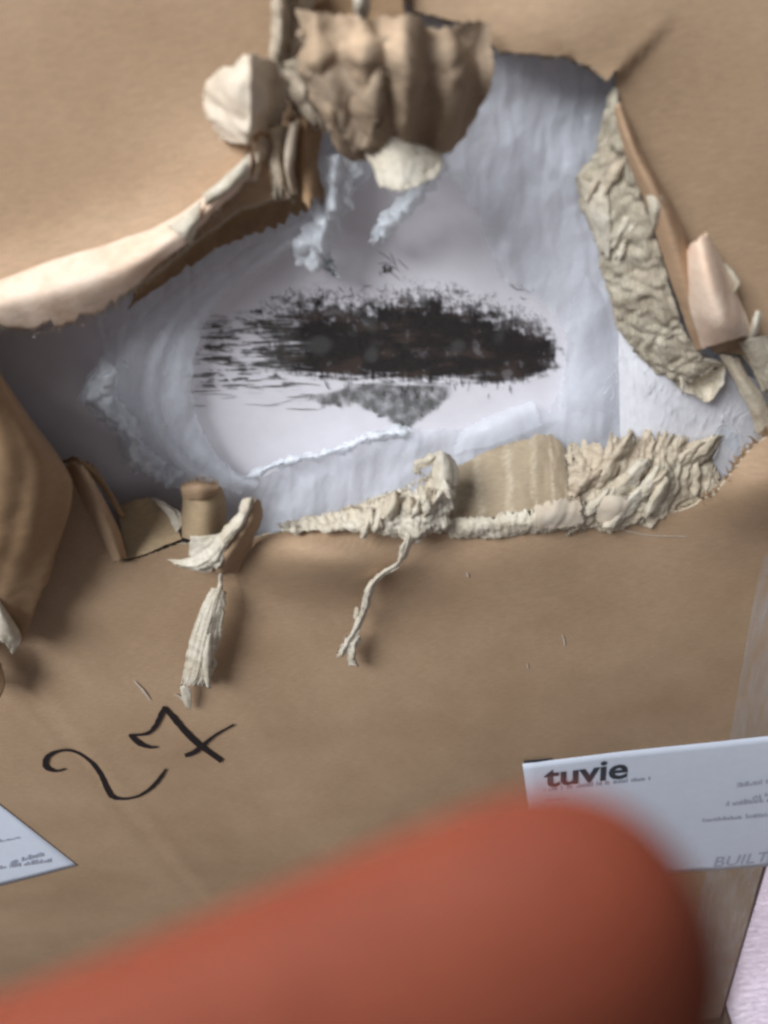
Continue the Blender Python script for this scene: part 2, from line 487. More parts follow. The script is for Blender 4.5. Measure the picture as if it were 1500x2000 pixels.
# ---- torn flaps round the hole
# upper left: peeled, curled band
up_l = [(-90, 575), (0, 548), (110, 508), (220, 474), (320, 437), (390, 392), (440, 350), (492, 296)]
lo_l = [(-90, 652), (0, 640), (95, 642), (195, 610), (262, 560), (345, 490), (408, 425), (486, 352)]
mid_l = [((a[0] * .5 + b[0] * .5), (a[1] * .5 + b[1] * .5)) for a, b in zip(up_l, lo_l)]
q1_l = [((a[0] * .8 + b[0] * .2), (a[1] * .8 + b[1] * .2)) for a, b in zip(up_l, lo_l)]
o = patch('curled_lip', [[(x, y, relief(x, y) + .0004) for x, y in up_l], [(x, y, relief(x, y) + .005) for x, y in q1_l],
                         [(x, y, relief(x, y) + .0085) for x, y in mid_l], [(x, y, relief(x, y) + .006) for x, y in lo_l]], TORN_PEACH, BOX, 90, 24, .0007, .0006, 90, 0, (0, 0, .01, .16), 1)
fibres('paper_fibres', [(x, y, relief(x, y) + .003) for x, y in lo_l], TORN_PALE, o, 420, (4, 13), (1, 3), (.3, 1), .6, 3)
# torn spikes over the dark gap
patch('torn_tooth', [[(325, 440, .014), (345, 430, .016), (392, 392, .016)], [(345, 462, .015), (362, 455, .018), (390, 420, .017)], [(371, 476, .011), (374, 474, .012), (384, 440, .014)]], TORN_PALE, BOX, 14, 14, .0006, .0004, 160, 0, (.05, .05, 0, .1), 4)
patch('torn_tooth', [[(398, 380, .016), (440, 345, .018), (488, 300, .018)], [(400, 396, .016), (445, 365, .019), (487, 325, .018)], [(398, 402, .012), (440, 378, .013), (484, 350, .013)]], TORN_PALE, BOX, 20, 12, .0006, .0004, 160, 0, (.05, .05, 0, .1), 6)
# dark inner edge below the lip
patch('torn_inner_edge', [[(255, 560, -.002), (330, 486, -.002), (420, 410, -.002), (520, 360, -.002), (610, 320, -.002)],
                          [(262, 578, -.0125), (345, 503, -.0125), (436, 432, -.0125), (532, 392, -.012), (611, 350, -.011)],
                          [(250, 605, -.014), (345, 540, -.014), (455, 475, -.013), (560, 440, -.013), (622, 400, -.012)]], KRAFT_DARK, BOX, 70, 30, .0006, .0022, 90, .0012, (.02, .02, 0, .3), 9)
# curled scroll left of the crumple
patch('curled_scroll', [[(562, 122, .010), (525, 114, .014), (492, 106, .022), (476, 108, .023), (440, 132, .014), (410, 170, .005), (403, 192, .003)],
                        [(566, 165, .010), (530, 162, .014), (498, 160, .026), (480, 164, .027), (446, 186, .016), (420, 202, .008), (408, 210, .004)],
                        [(560, 210, .008), (530, 216, .011), (500, 226, .024), (482, 230, .025), (458, 236, .016), (436, 238, .009), (422, 236, .004)],
                        [(544, 244, .004), (524, 262, .006), (496, 280, .015), (482, 284, .016), (464, 276, .012), (450, 266, .008), (440, 258, .004)]], TORN_SCROLL, BOX, 90, 80, .0003, .0054, 58, .0040, (0, .16, .12, .12), 12)
patch('curled_scroll', [[(405, 190, .003), (415, 160, .009), (440, 140, .012)], [(412, 215, .003), (428, 195, .010), (452, 180, .014)], [(425, 240, .002), (440, 225, .008), (460, 220, .012)]], LINER, BOX, 16, 16, .0007, .0006, 90, 0, (.04, .04, .04, .04), 13)
# upright narrow strips
strips = [([(552, -60), (556, 40), (552, 130), (566, 230)], 44, .018, TORN), ([(596, -60), (590, 20), (578, 90), (575, 140)], 50, .014, TORN_SCROLL),
          ([(512, 272), (508, 310), (498, 345)], 40, .009, TORN_SCROLL), ([(545, 250), (546, 310), (556, 400)], 34, .011, TORN),
          ([(578, 238), (566, 320), (574, 385)], 22, .014, TORN_SCROLL), ([(606, 225), (600, 300), (612, 400)], 46, .009, KRAFT_DARK),
          ([(585, 120), (610, 200), (640, 270)], 66, .018, TORN)]
for i, (pa, wd, h, m_) in enumerate(strips):
    rows = []
    for j, (x, y) in enumerate(pa):
        e = h * (1 - .25 * j)
        rows.append([(x - wd * .5, y, e - .002), (x - wd * .15, y + 8 * ((i * 7) % 3 - 1), e + .002 + .002 * ((i + j) % 2)), (x + wd * .2, y - 6, e - .001), (x + wd * .5, y + 9 * (i % 3), e - .005)])
    patch('torn_strip', rows, m_, BOX, 24, 60, .0004, .0030, 80, .0020, (.10, .10, .10, .3), 20 + i)
# large crumpled flap hanging at the top
_xs = [0, .1, .22, .33, .45, .56, .68, .8, .9, 1]
_zz = [-.003, .003, -.002, .004, -.002, .003, -.004, .002, -.003, 0]
_rows = []
for (xa, ya, xb, yb, z0, dr) in [(572, 14, 958, 50, .020, .0), (580, 100, 966, 125, .028, 8), (602, 190, 950, 192, .026, 12), (640, 268, 918, 248, .020, 18), (688, 305, 882, 290, .013, 14)]:
    _rows.append([(xa + (xb - xa) * t, ya + (yb - ya) * t + dr * math.sin(t * 9), z0 + .010 * math.sin(math.pi * min(1, t * 1.05)) - .012 * max(0, t - .55) / .45 + _zz[i]) for i, t in enumerate(_xs)])
patch('crumpled_flap', _rows, FLAP_GREY, BOX, 150, 120, .0005, .0042, 60, .0022, (.02, .03, .05, .04), 31)
patch('crumpled_flap', [[(584, 60, .024), (630, 70, .029), (680, 62, .030), (720, 74, .034), (760, 66, .035)], [(598, 140, .027), (640, 152, .033), (690, 146, .033), (730, 158, .039), (762, 150, .037)], [(622, 212, .024), (660, 226, .030), (694, 236, .029), (730, 230, .036), (752, 222, .034)], [(648, 262, .017), (675, 284, .021), (702, 300, .020), (722, 292, .026), (738, 280, .025)]],
      FLAP_PALE, BOX, 90, 80, .0003, .0034, 62, .0030, (.2, .2, .2, .2), 33)
patch('flap_tip', [[(695, 240, .018), (770, 266, .027), (862, 305, .018)], [(712, 295, .023), (780, 318, .030), (862, 325, .022)], [(742, 365, .028), (790, 372, .033), (850, 347, .027)]], TORN_PALE, BOX, 36, 30, .001, .0010, 70, .0004, (.03, .03, .0, .07), 35)
# brown gap piece and small folds over the crumple
patch('torn_inner_edge', [[(600, -60, .004), (700, -60, .004), (790, -60, .004)], [(610, 10, .006), (700, 15, .004), (790, 10, .004)], [(600, 60, .004), (700, 64, .006), (800, 60, .004)]], KRAFT_DARK, BOX, 20, 20, .001, .002, 60, .001, (.02,) * 4, 36)
patch('torn_strip', [[(690, -60, .014), (705, -60, .017), (715, -60, .012)], [(692, 0, .016), (706, 0, .02), (718, 0, .013)], [(700, 45, .01), (708, 48, .012), (716, 44, .01)]], TORN_PALE, BOX, 10, 20, .0007, .001, 100, 0, (.1,) * 4, 37)
# lifted edge along the crack at upper right

# right lip: exposed grey fluting, peach liner curled back over it
_lip = [[(1194, 170, -.002), (1176, 270, -.006), (1124, 345, -.008), (1150, 440, -.008), (1172, 500, -.008), (1186, 570, -.008), (1212, 645, -.008), (1270, 715, -.010), (1335, 765, -.010)],
        [(1199, 170, .001), (1200, 280, -.001), (1180, 365, -.001), (1202, 450, .0), (1222, 520, .0), (1240, 590, .0), (1262, 650, -.001), (1305, 705, -.003), (1352, 745, -.004)],
        [(1204, 172, .002), (1228, 290, .003), (1256, 385, .004), (1284, 470, .004), (1308, 550, .004), (1330, 620, .003), (1350, 660, .002), (1375, 695, .0), (1405, 722, -.002)]]
patch('torn_lip', [list(c) for c in zip(*_lip)], TORN_GREY, BOX, 90, 170, .0005, .0036, 90, .0036, (.14, .08, 0, .02), 43)
rr = random.Random(44)
for k in range(5):
    t = rr.uniform(.15, .9) * 7; a = int(t); f = t - a; q = rr.uniform(.15, .75)
    x = (_lip[0][a][0] * (1 - q) + _lip[2][a][0] * q) * (1 - f) + (_lip[0][a + 1][0] * (1 - q) + _lip[2][a + 1][0] * q) * f
    y = (_lip[0][a][1] * (1 - q) + _lip[2][a][1] * q) * (1 - f) + (_lip[0][a + 1][1] * (1 - q) + _lip[2][a + 1][1] * q) * f
    l, wd, z = rr.uniform(40, 80), rr.uniform(14, 30), -.004 + .007 * q
    patch('torn_shred', [[(x + l * .22, y - l * .5, z), (x + l * .22 + wd * .5, y - l * .5, z + .003), (x + l * .22 + wd, y - l * .48, z)], [(x - wd * .2, y, z + .001), (x + wd * .4, y, z + .003), (x + wd, y, z + .000)], [(x - l * .2, y + l * .5, z - .001), (x - l * .2 + 3, y + l * .52, z + .001), (x - l * .2 + 6, y + l * .5, z)]],
          TORN_PALE if k % 3 == 0 else TORN, BOX, 14, 26, .0003, .0018, 90, .0008, (.12, .12, .14, .2), 150 + k)
patch('torn_lip_layer', [[(1132, 345, -.004), (1150, 355, -.002), (1186, 360, .0)], [(1148, 420, -.004), (1170, 425, -.001), (1192, 430, .001)], [(1172, 495, -.004), (1182, 500, -.003), (1190, 505, -.002)]], TORN_PALE, BOX, 20, 24, .0006, .0012, 110, .0004, (.05, .1, .05, .1), 44)
patch('peeled_liner_band', [[(1200, 210, .002), (1222, 300, .004), (1262, 400, .006), (1290, 490, .007), (1318, 570, .007), (1342, 640, .006), (1360, 684, .004)],
                            [(1206, 205, .004), (1240, 300, .008), (1288, 395, .011), (1318, 480, .012), (1340, 560, .012), (1360, 630, .010), (1372, 682, .006)],
                            [(1210, 200, .003), (1250, 295, .003), (1305, 390, .004), (1340, 465, .005), (1366, 550, .006), (1380, 620, .006), (1385, 678, .004)]],
      kraft('peeled_liner_tan', (.40, .26, .16), (.50, .34, .22), .8, .15), BOX, 60, 20, .0007, .0006, 80, 0, (0, 0, .1, .02), 46)  # reddish-tan kraft, darker than the curl beside it
patch('peeled_liner_curl', [[(1338, 488, .006), (1362, 465, .010), (1378, 452, .008)], [(1342, 545, .010), (1380, 525, .019), (1412, 515, .006)], [(1350, 610, .012), (1398, 590, .023), (1440, 578, .006)], [(1362, 650, .011), (1414, 632, .023), (1462, 628, .006)], [(1372, 682, .008), (1424, 664, .017), (1466, 656, .004)]],
      TORN_PEACH, BOX, 26, 44, .0007, .0004, 70, 0, (.01, .02, .05, .03), 48)
patch('torn_tooth', [[(1262, 372, .008), (1280, 376, .010), (1302, 395, .008)], [(1268, 410, .009), (1282, 412, .012), (1296, 415, .009)], [(1272, 446, .007), (1276, 448, .008), (1281, 446, .007)]], TORN_PALE, BOX, 12, 14, .0006, .0003, 100, 0, (.05, .05, .05, .05), 50)
patch('torn_tooth', [[(1412, 512, .005), (1428, 525, .006), (1436, 540, .006)], [(1424, 545, .007), (1436, 548, .010), (1444, 550, .010)], [(1428, 575, .006), (1432, 574, .009), (1436, 570, .010)]], TORN_GREY, BOX, 10, 12, .0006, .0004, 100, 0, (.05,) * 4, 52)
patch('torn_tooth', [[(1476, 606, .008), (1482, 608, .010), (1488, 612, .009)], [(1464, 640, .006), (1474, 640, .010), (1482, 640, .008)], [(1452, 662, .003), (1464, 664, .006), (1474, 664, .004)]], TORN_PALE, BOX, 10, 12, .0006, .0004, 100, 0, (.05,) * 4, 53)
# folds at the right corner of the hole
patch('curled_scroll', [[(1340, 690, -.003), (1362, 700, .0), (1400, 704, .0), (1418, 712, -.003)], [(1328, 730, -.004), (1362, 745, -.010), (1392, 745, -.010), (1416, 730, -.003)], [(1330, 765, -.003), (1360, 775, -.004), (1385, 785, -.004), (1412, 752, -.002)]], TORN_PALE, BOX, 28, 24, .0007, .0008, 90, .0002, (.05, .05, .02, .06), 55)
patch('torn_strip', [[(1405, 688, .0), (1425, 694, .003), (1445, 700, .0)], [(1430, 735, .002), (1445, 735, .006), (1462, 732, .002)], [(1458, 790, .002), (1474, 785, .006), (1492, 775, .002)], [(1478, 850, .0), (1496, 842, .004), (1515, 830, .0)]], TORN, BOX, 14, 40, .0008, .001, 90, .0006, (.1, .1, .05, .1), 57)
patch('torn_strip', [[(1440, 670, .004), (1470, 660, .008), (1500, 655, .004)], [(1465, 710, .003), (1490, 700, .007), (1520, 690, .003)], [(1490, 770, .002), (1515, 755, .005), (1540, 740, .002)]], TORN_GREY, BOX, 16, 30, .0008, .0012, 90, .0008, (.1, .1, .05, .1), 58)
# lower right crumple
patch('crumpled_lip', [[(1105, 868, -.010), (1180, 846, -.011), (1260, 832, -.012), (1330, 838, -.013), (1375, 875, -.014), (1400, 920, -.014)],
                       [(1108, 920, -.002), (1180, 905, -.002), (1255, 895, -.003), (1320, 900, -.005), (1362, 925, -.008), (1402, 945, -.010)],
                       [(1112, 975, .006), (1180, 962, .007), (1250, 958, .006), (1310, 955, .002), (1355, 965, -.004), (1405, 965, -.008)],
                       [(1110, 1030, .007), (1180, 1022, .007), (1245, 1015, .005), (1305, 1003, .001), (1355, 992, -.005), (1410, 980, -.010)],
                       [(1105, 1042, .003), (1175, 1036, .003), (1245, 1030, .002), (1310, 1015, -.001), (1362, 1000, -.007), (1412, 985, -.012)]],
      TORN, BOX, 190, 130, .0004, .0034, 100, .0034, (.02, .03, .2, .14), 61)
rr = random.Random(60)
for k in range(17):
    x, y = rr.uniform(1120, 1385), rr.uniform(880, 1000); l, wd = rr.uniform(45, 100), rr.uniform(16, 42); z = .008 - .018 * max(0, (x - 1270) / 120) - .014 * max(0, (960 - y) / 110)
    if x > 1300: y -= 10
    tl = rr.uniform(.25, .6)
    patch('torn_shred', [[(x + l * tl, y - l * .5, z - .002), (x + l * tl + wd * .3, y - l * .5, z + .002), (x + l * tl + wd * .6, y - l * .46, z - .001)], [(x - wd * .2, y, z + .002), (x + wd * .4, y, z + .004), (x + wd, y + 4, z + .001)], [(x - l * tl, y + l * .42, z - .002), (x - l * tl + wd * .4, y + l * .5, z + .003), (x - l * tl + wd * .8, y + l * .45, z - .001)]],
          (TORN, TORN_PALE, TORN)[k % 3], BOX, 20, 34, .0003, .0024, 90, .0014, (.14, .14, .14, .22), 170 + k)
patch('peeled_liner_band', [[(1160, 972, .010), (1195, 966, .012), (1232, 962, .010)], [(1162, 998, .0115), (1196, 992, .013), (1234, 986, .011)], [(1166, 1026, .009), (1200, 1022, .010), (1230, 1012, .008)]], TORN_SCROLL, BOX, 40, 26, .0003, .0016, 90, .0006, (.16, .2, .22, .16), 69)
_ed = [(1375, 985), (1405, 958), (1440, 912), (1475, 870), (1520, 838)]
fibres('paper_fibres', [(x, y, relief(x, y) - .002) for x, y in _ed], KRAFT_DARK, front, 60, (12, 34), (4, 12), (-.3, -1), .6, 58, .002, 3)
# lower middle: standing inner liner with glue lines
patch('standing_liner', [[(862, 930, -.010), (905, 902, -.012), (980, 868, -.013), (1050, 846, -.013), (1085, 852, -.013), (1118, 905, -.011)],
                         [(862, 975, -.004), (910, 955, -.005), (985, 930, -.005), (1050, 915, -.005), (1090, 915, -.005), (1122, 940, -.004)],
                         [(868, 1030, .004), (920, 1022, .004), (990, 1005, .004), (1055, 995, .004), (1095, 990, .004), (1124, 990, .004)]],
      GLUE, BOX, 110, 60, .0005, .0016, 60, .0014, (.05, .05, .10, .0), 65)
patch('folded_fringe', [[(868, 1012, .005), (930, 1006, .006), (1000, 996, .007), (1060, 985, .008), (1120, 975, .009), (1142, 975, .008)],
                        [(872, 1034, .009), (935, 1030, .010), (1005, 1025, .011), (1065, 1012, .012), (1125, 1000, .012), (1145, 1000, .010)],
                        [(878, 1049, .006), (940, 1052, .006), (1010, 1049, .007), (1065, 1041, .008), (1128, 1030, .009), (1146, 1020, .007)]],
      TORN_PALE, BOX, 150, 24, .0004, .0022, 120, .0012, (.02, .03, .45, .18), 67)
patch('peeled_liner_band', [[(1040, 985, .011), (1080, 975, .013), (1135, 970, .011)], [(1045, 1010, .013), (1085, 1007, .0145), (1140, 998, .0125)], [(1050, 1036, .010), (1088, 1034, .0115), (1142, 1024, .010)]], TORN_SCROLL, BOX, 40, 26, .0003, .0016, 90, .0006, (.12, .16, .22, .14), 68)
# lower left-of-middle: fibrous crumple with a hook
patch('crumpled_lip', [[(540, 1022, .006), (640, 1000, .006), (730, 972, .005), (800, 950, .004), (850, 925, .003), (888, 915, .002)],
                       [(545, 1030, .012), (645, 1018, .012), (735, 1000, .014), (805, 985, .015), (855, 970, .014), (885, 960, .010)],
                       [(550, 1036, .016), (650, 1032, .016), (740, 1030, .018), (805, 1030, .020), (850, 1025, .018), (875, 1015, .012)],
                       [(552, 1040, .015), (650, 1037, .016), (745, 1042, .016), (800, 1062, .017), (845, 1046, .014), (868, 1035, .009)]],
      TORN_PALE, BOX, 190, 90, .0004, .0030, 120, .0036, (.01, .02, .26, .14), 71)
rr = random.Random(70)
for k in range(16):
    x = rr.uniform(690, 868); y = 1015 - (x - 690) * .30 + rr.uniform(-8, 22); l, wd = rr.uniform(30, 70), rr.uniform(12, 26); z = .017
    tl = rr.uniform(-.15, .25)
    patch('torn_shred', [[(x + l * tl, y - l * .5, z - .006), (x + l * tl + wd * .3, y - l * .55, z - .003), (x + l * tl + wd * .6, y - l * .46, z - .005)], [(x - wd * .2, y, z), (x + wd * .4, y, z + .004), (x + wd, y + 4, z)], [(x - l * tl, y + l * .32, z), (x - l * tl + wd * .4, y + l * .4, z + .003), (x - l * tl + wd * .8, y + l * .35, z)]],
          (TORN_PALE, TORN_PALE, TORN)[k % 3], BOX, 16, 28, .0003, .0020, 100, .0012, (.14, .14, .16, .22), 200 + k)
patch('torn_hook', [[(845, 960, .010), (868, 955, .015), (892, 948, .010)], [(846, 915, .008), (868, 910, .014), (894, 915, .008)], [(848, 890, .006), (860, 882, .012), (878, 888, .008)], [(828, 892, .004), (836, 898, .009), (846, 906, .008)], [(808, 905, .003), (816, 908, .006), (822, 914, .005)], [(812, 925, .001), (816, 926, .003), (820, 926, .002)]], TORN_PALE, BOX, 20, 60, .0007, .0014, 140, .0012, (.12, .12, .05, .1), 73)
fibres('paper_fibres', [(560, 1022, .008), (650, 1003, .008), (735, 975, .008), (800, 952, .006), (850, 925, .006)], TORN_PALE, front, 160, (4, 11), (1.5, 5), (.1, -1), .6, 74, .002, 3)
# hanging twisted thread
tp = [(800, 1040, 30, .018), (793, 1065, 24, .020), (780, 1098, 20, .020), (748, 1120, 26, .018), (722, 1150, 18, .017), (712, 1190, 18, .015), (694, 1230, 22, .013), (676, 1262, 26, .010), (664, 1285, 18, .008)]
rows = []
for i, (x, y, wd, h) in enumerate(tp):
    tw = math.sin(i * 1.7) * .003
    rows.append([(x - wd * .5, y + 2, h + tw), (x - wd * .1, y, h + .003), (x + wd * .2, y + 1, h + .002), (x + wd * .5, y - 2, h - tw)])
patch('hanging_strand', rows, TORN_PALE, BOX, 18, 110, .0003, .0016, 110, .0008, (.24, .24, .05, .12), 77)
patch('hanging_strand', [[(690, 1240, .012), (700, 1240, .014), (706, 1244, .011)], [(676, 1270, .010), (688, 1275, .013), (694, 1278, .010)], [(682, 1300, .008), (694, 1302, .010), (704, 1304, .008)]], TORN_PALE, BOX, 12, 24, .0006, .0014, 180, .0012, (.2, .2, .05, .2), 78)
patch('hanging_strand', [[(694, 1185, .015), (700, 1190, .016), (708, 1200, .015)], [(689, 1205, .014), (696, 1215, .015), (702, 1225, .014)]], TORN_PALE, BOX, 8, 10, .0006, .0006, 180, 0, (.1,) * 4, 79)
# left hanging tag
patch('hanging_tag', [[(412, 1148, .012), (426, 1150, .014), (444, 1156, .012)], [(388, 1200, .011), (412, 1200, .015), (440, 1205, .012)], [(368, 1260, .009), (398, 1262, .013), (430, 1268, .010)], [(357, 1315, .007), (385, 1318, .010), (416, 1320, .008)], [(352, 1345, .005), (372, 1342, .008), (398, 1338, .006)]], TORN_PALE, BOX, 40, 80, .0003, .0016, 80, .0008, (.05, .22, .03, .2), 81)
patch('hanging_tag', [[(352, 1338, .006), (360, 1340, .007), (372, 1342, .006)], [(356, 1362, .005), (364, 1362, .006), (374, 1362, .005)], [(364, 1384, .004), (368, 1385, .004), (374, 1384, .004)]], TORN_PALE, BOX, 8, 16, .0006, .0006, 150, 0, (.12,) * 4, 82)
patch('hanging_tag', [[(428, 1105, .014), (432, 1105, .015), (438, 1105, .014)], [(428, 1130, .013), (431, 1130, .014), (434, 1130, .013)], [(424, 1152, .013), (430, 1152, .014), (436, 1154, .013)]], TORN_PALE, BOX, 8, 16, .0006, .0004, 150, 0, (.12,) * 4, 83)
patch('torn_strip', [[(404, 1235, .016), (410, 1235, .018), (416, 1238, .016)], [(396, 1290, .013), (404, 1290, .015), (412, 1292, .013)], [(402, 1345, .009), (408, 1346, .01), (412, 1346, .009)]], TORN_PALE, BOX, 8, 24, .0005, .0008, 150, 0, (.15,) * 4, 84)
# forked tab over the lower edge
patch('forked_tab', [[(482, 978, .020), (494, 970, .024), (508, 978, .020)], [(468, 1008, .022), (490, 1012, .025), (512, 1005, .018)], [(440, 1045, .020), (470, 1050, .024), (500, 1040, .014)], [(418, 1085, .018), (445, 1090, .022), (482, 1085, .010)], [(415, 1118, .012), (432, 1122, .014), (462, 1118, .006)]], KRAFT, BOX, 24, 44, .0008, .001, 80, .0006, (.06, .08, .03, .08), 86)
patch('forked_tab', [[(480, 974, .022), (488, 970, .027), (498, 974, .026)], [(455, 1012, .022), (470, 1015, .027), (482, 1018, .026)], [(425, 1045, .020), (440, 1050, .026), (450, 1060, .025)], [(398, 1075, .018), (418, 1084, .024), (430, 1102, .021)], [(360, 1092, .013), (385, 1104, .018), (405, 1116, .013)], [(324, 1092, .009), (340, 1102, .011), (355, 1110, .008)]], TORN_PALE, BOX, 30, 90, .0004, .0020, 100, .0012, (.14, .14, .03, .08), 87)
patch('torn_tooth', [[(372, 1046, .010), (410, 1046, .012), (445, 1040, .012)], [(368, 1085, .010), (405, 1090, .013), (440, 1085, .014)]], TORN_PALE, BOX, 20, 16, .0006, .0006, 110, .0004, (.05, .05, .05, .1), 88)
# small rolled tab
patch('rolled_tab', [[(352, 950, -.010), (372, 945, -.004), (400, 943, -.002), (424, 948, -.006), (432, 955, -.012)], [(358, 975, -.006), (376, 980, .002), (402, 982, .004), (428, 975, -.002), (436, 972, -.010)], [(357, 1010, -.004), (375, 1014, .005), (402, 1016, .007), (430, 1010, .001), (440, 1005, -.008)], [(357, 1050, -.002), (375, 1053, .006), (402, 1054, .008), (428, 1052, .003), (440, 1046, -.006)]], LINER, BOX, 26, 36, .0012, .0006, 60, .0004, (.03, .03, .06, .02), 90)
patch('rolled_tab', [[(356, 945, -.006), (385, 940, .0), (425, 944, -.004)], [(356, 955, .002), (388, 952, .007), (428, 952, .003)], [(360, 972, .002), (390, 975, .006), (420, 968, .003)]], KRAFT, BOX, 18, 14, .001, .0008, 90, .0005, (.05,) * 4, 91)
fibres('paper_fibres', [(355, 948, .0), (390, 938, .001), (425, 944, .0)], KRAFT_DARK, front, 60, (5, 16), (1, 2.2), (0, -1), .7, 92)
# triangular inner flap
patch('inner_flap', [[(228, 990, -.012), (262, 975, -.013), (296, 972, -.014), (318, 990, -.012)], [(235, 1030, -.006), (270, 1028, -.007), (310, 1025, -.008), (345, 1030, -.006)], [(250, 1092, .0), (285, 1082, .001), (322, 1066, .001), (356, 1052, .0)]], LINER, BOX, 34, 30, .0008, .0012, 70, .0006, (.02, .03, .06, .03), 94)
patch('inner_flap', [[(296, 972, -.012), (306, 974, -.010), (312, 980, -.011)], [(325, 1005, -.007), (336, 1000, -.006), (350, 1000, -.008)], [(345, 1040, -.003), (352, 1032, -.003), (358, 1020, -.004)]], TORN_PALE, BOX, 14, 24, .0008, .0006, 90, .0004, (.06, .06, .04, .04), 95)
# narrow folded ridge beside the big left flap
patch('folded_ridge', [[(128, 905, .012), (148, 900, .020), (172, 925, .014)], [(160, 970, .010), (182, 962, .018), (205, 985, .010)], [(195, 1040, .006), (212, 1030, .013), (235, 1045, .006)], [(225, 1100, .002), (236, 1094, .006), (248, 1092, .001)]], KRAFT, BOX, 20, 50, .0012, .0005, 60, 0, (.03, .03, .1, .05), 97)
patch('folded_ridge', [[(118, 900, -.004), (145, 890, -.002), (180, 905, -.006)], [(175, 925, -.004), (205, 945, -.004), (225, 975, -.008)], [(235, 1010, -.002), (240, 1010, -.003), (246, 1012, -.006)]], KRAFT_DARK, BOX, 20, 24, .001, .001, 90, .0008, (.05, .05, .15, .1), 98)
# the big left flap, folded outwards
_fr = [(-260, 560, -150, 600, -80, 630, -40, 670, -4, 738, 1.0), (-260, 760, -150, 770, -60, 780, 10, 790, 62, 832, 1.0), (-260, 930, -140, 920, -40, 910, 60, 905, 138, 946, .95),
       (-260, 1060, -150, 1050, -50, 1045, 40, 1040, 112, 1062, .75), (-260, 1180, -170, 1180, -80, 1170, 0, 1160, 80, 1165, .55), (-260, 1300, -180, 1285, -100, 1265, -20, 1250, 40, 1256, .38)]
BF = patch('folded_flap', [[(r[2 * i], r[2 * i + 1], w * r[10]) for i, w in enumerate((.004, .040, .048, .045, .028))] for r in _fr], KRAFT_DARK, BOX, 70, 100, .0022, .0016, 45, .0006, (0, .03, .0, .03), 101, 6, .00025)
patch('flap_layer', [[(-60, 1120, .018), (-20, 1150, .026), (10, 1190, .022)], [(-60, 1190, .016), (0, 1210, .026), (42, 1246, .018)], [(-60, 1240, .014), (0, 1250, .022), (24, 1276, .014)]], TORN_PALE, BOX, 20, 20, .0008, .0008, 80, .0002, (.03, .05, .03, .05), 103)
patch('flap_layer', [[(-80, 1270, .016), (-30, 1280, .02), (2, 1295, .016)], [(-80, 1310, .014), (-30, 1320, .018), (10, 1335, .014)], [(-80, 1340, .012), (-40, 1350, .014), (0, 1362, .01)]], KRAFT_DARK, BOX, 16, 16, .0008, .0008, 80, 0, (.03,) * 4, 104)

# clear tape along the right edge
def clear_tape():
    m, N, L, B = mat('clear_tape')
    f = noise_tex(N, L, coords(N, L, (160, 160, 16)), 1.5, 4, .6)
    B.inputs['Base Color'].default_value = (.7, .68, .68, 1); B.inputs['Roughness'].default_value = .18
    tr = N.new('ShaderNodeBsdfTransparent'); mx = N.new('ShaderNodeMixShader')
    L.new(ramp(N, L, f, [(.35, (.08,) * 3), (.75, (.42,) * 3)]), mx.inputs[0]); L.new(tr.outputs[0], mx.inputs[1]); L.new(B.outputs[0], mx.inputs[2])  # whitish streaks made more opaque to paint in the tape's glare
    L.new(mx.outputs[0], N['Material Output'].inputs['Surface'])
    bump(N, L, B, f, .25, .001)
    return m
def grid_world(name, x0, x1, z0, z1, off, m, parent, nx=10, nz=60):
    V = []; Fc = []
    for j in range(nz + 1):
        for i in range(nx + 1):
            x = x0 + (x1 - x0) * i / nx; z = z0 + (z1 - z0) * j / nz
            px, py = proj((x, 0, z)); V.append((x, -(relief(px, py) + off), z))
    for j in range(nz):
        for i in range(nx):
            a = j * (nx + 1) + i; Fc.append((a, a + 1, a + nx + 2, a + nx + 1))
    me = bpy.data.meshes.new(name); me.from_pydata(V, [], Fc); me.update()
    return link(name, me, m, parent)
tape = grid_world('clear_tape', E_R - .052, E_R - .0062, T_BOT, P(1400, 1090).z, .0005, clear_tape(), BOX)
tape['label'] = 'strip of clear packing tape along the right edge'

# handwritten 27
two = [(127, 1502, 4), (108, 1506, 5), (92, 1500, 9), (88, 1489, 11), (96, 1475, 9), (118, 1466, 5), (142, 1467, 5), (165, 1478, 6), (187, 1498, 9), (202, 1522, 12), (212, 1545, 12), (222, 1557, 9), (245, 1560, 5), (272, 1554, 5), (296, 1538, 7), (312, 1520, 7), (324, 1502, 4)]
seven = [[(307, 1459, 4), (290, 1459, 6), (272, 1452, 9), (260, 1442, 9), (252, 1435, 5)], [(252, 1436, 5), (275, 1435, 5), (292, 1430, 7), (305, 1415, 9), (315, 1395, 10), (322, 1380, 8)],
         [(318, 1381, 7), (338, 1402, 10), (362, 1430, 11), (395, 1460, 10), (433, 1487, 9)], [(361, 1476, 8), (378, 1470, 9), (394, 1457, 9), (420, 1436, 5), (457, 1415, 4)]]
d2 = ribbon('handwritten_digit', two, INK, front, 120, .0010, .25, 1, relief); d2['label'] = 'black marker digit 2'
for i, s in enumerate(seven):
    o = ribbon('digit_stroke', s, INK, front, 50, .0010 + .0001 * i, .25, 2 + i, relief)

SCR = plain('pale_scuff', (.55, .47, .38), .8)
for k, pts in enumerate([[(262, 1330, 2), (280, 1350, 4), (293, 1368, 2)], [(340, 1355, 2), (352, 1362, 4), (358, 1370, 2)], [(910, 1118, 2), (913, 1122, 4), (914, 1128, 2)], [(1028, 1296, 2), (1030, 1300, 3), (1031, 1305, 2)], [(1098, 1240, 3), (1102, 1252, 3), (1102, 1262, 2)], [(1190, 1028, 2), (1260, 1044, 2), (1340, 1048, 1.5)]]):
    ribbon('pale_scuff', pts, SCR, front, 14, .0009, .6, 40 + k, relief)

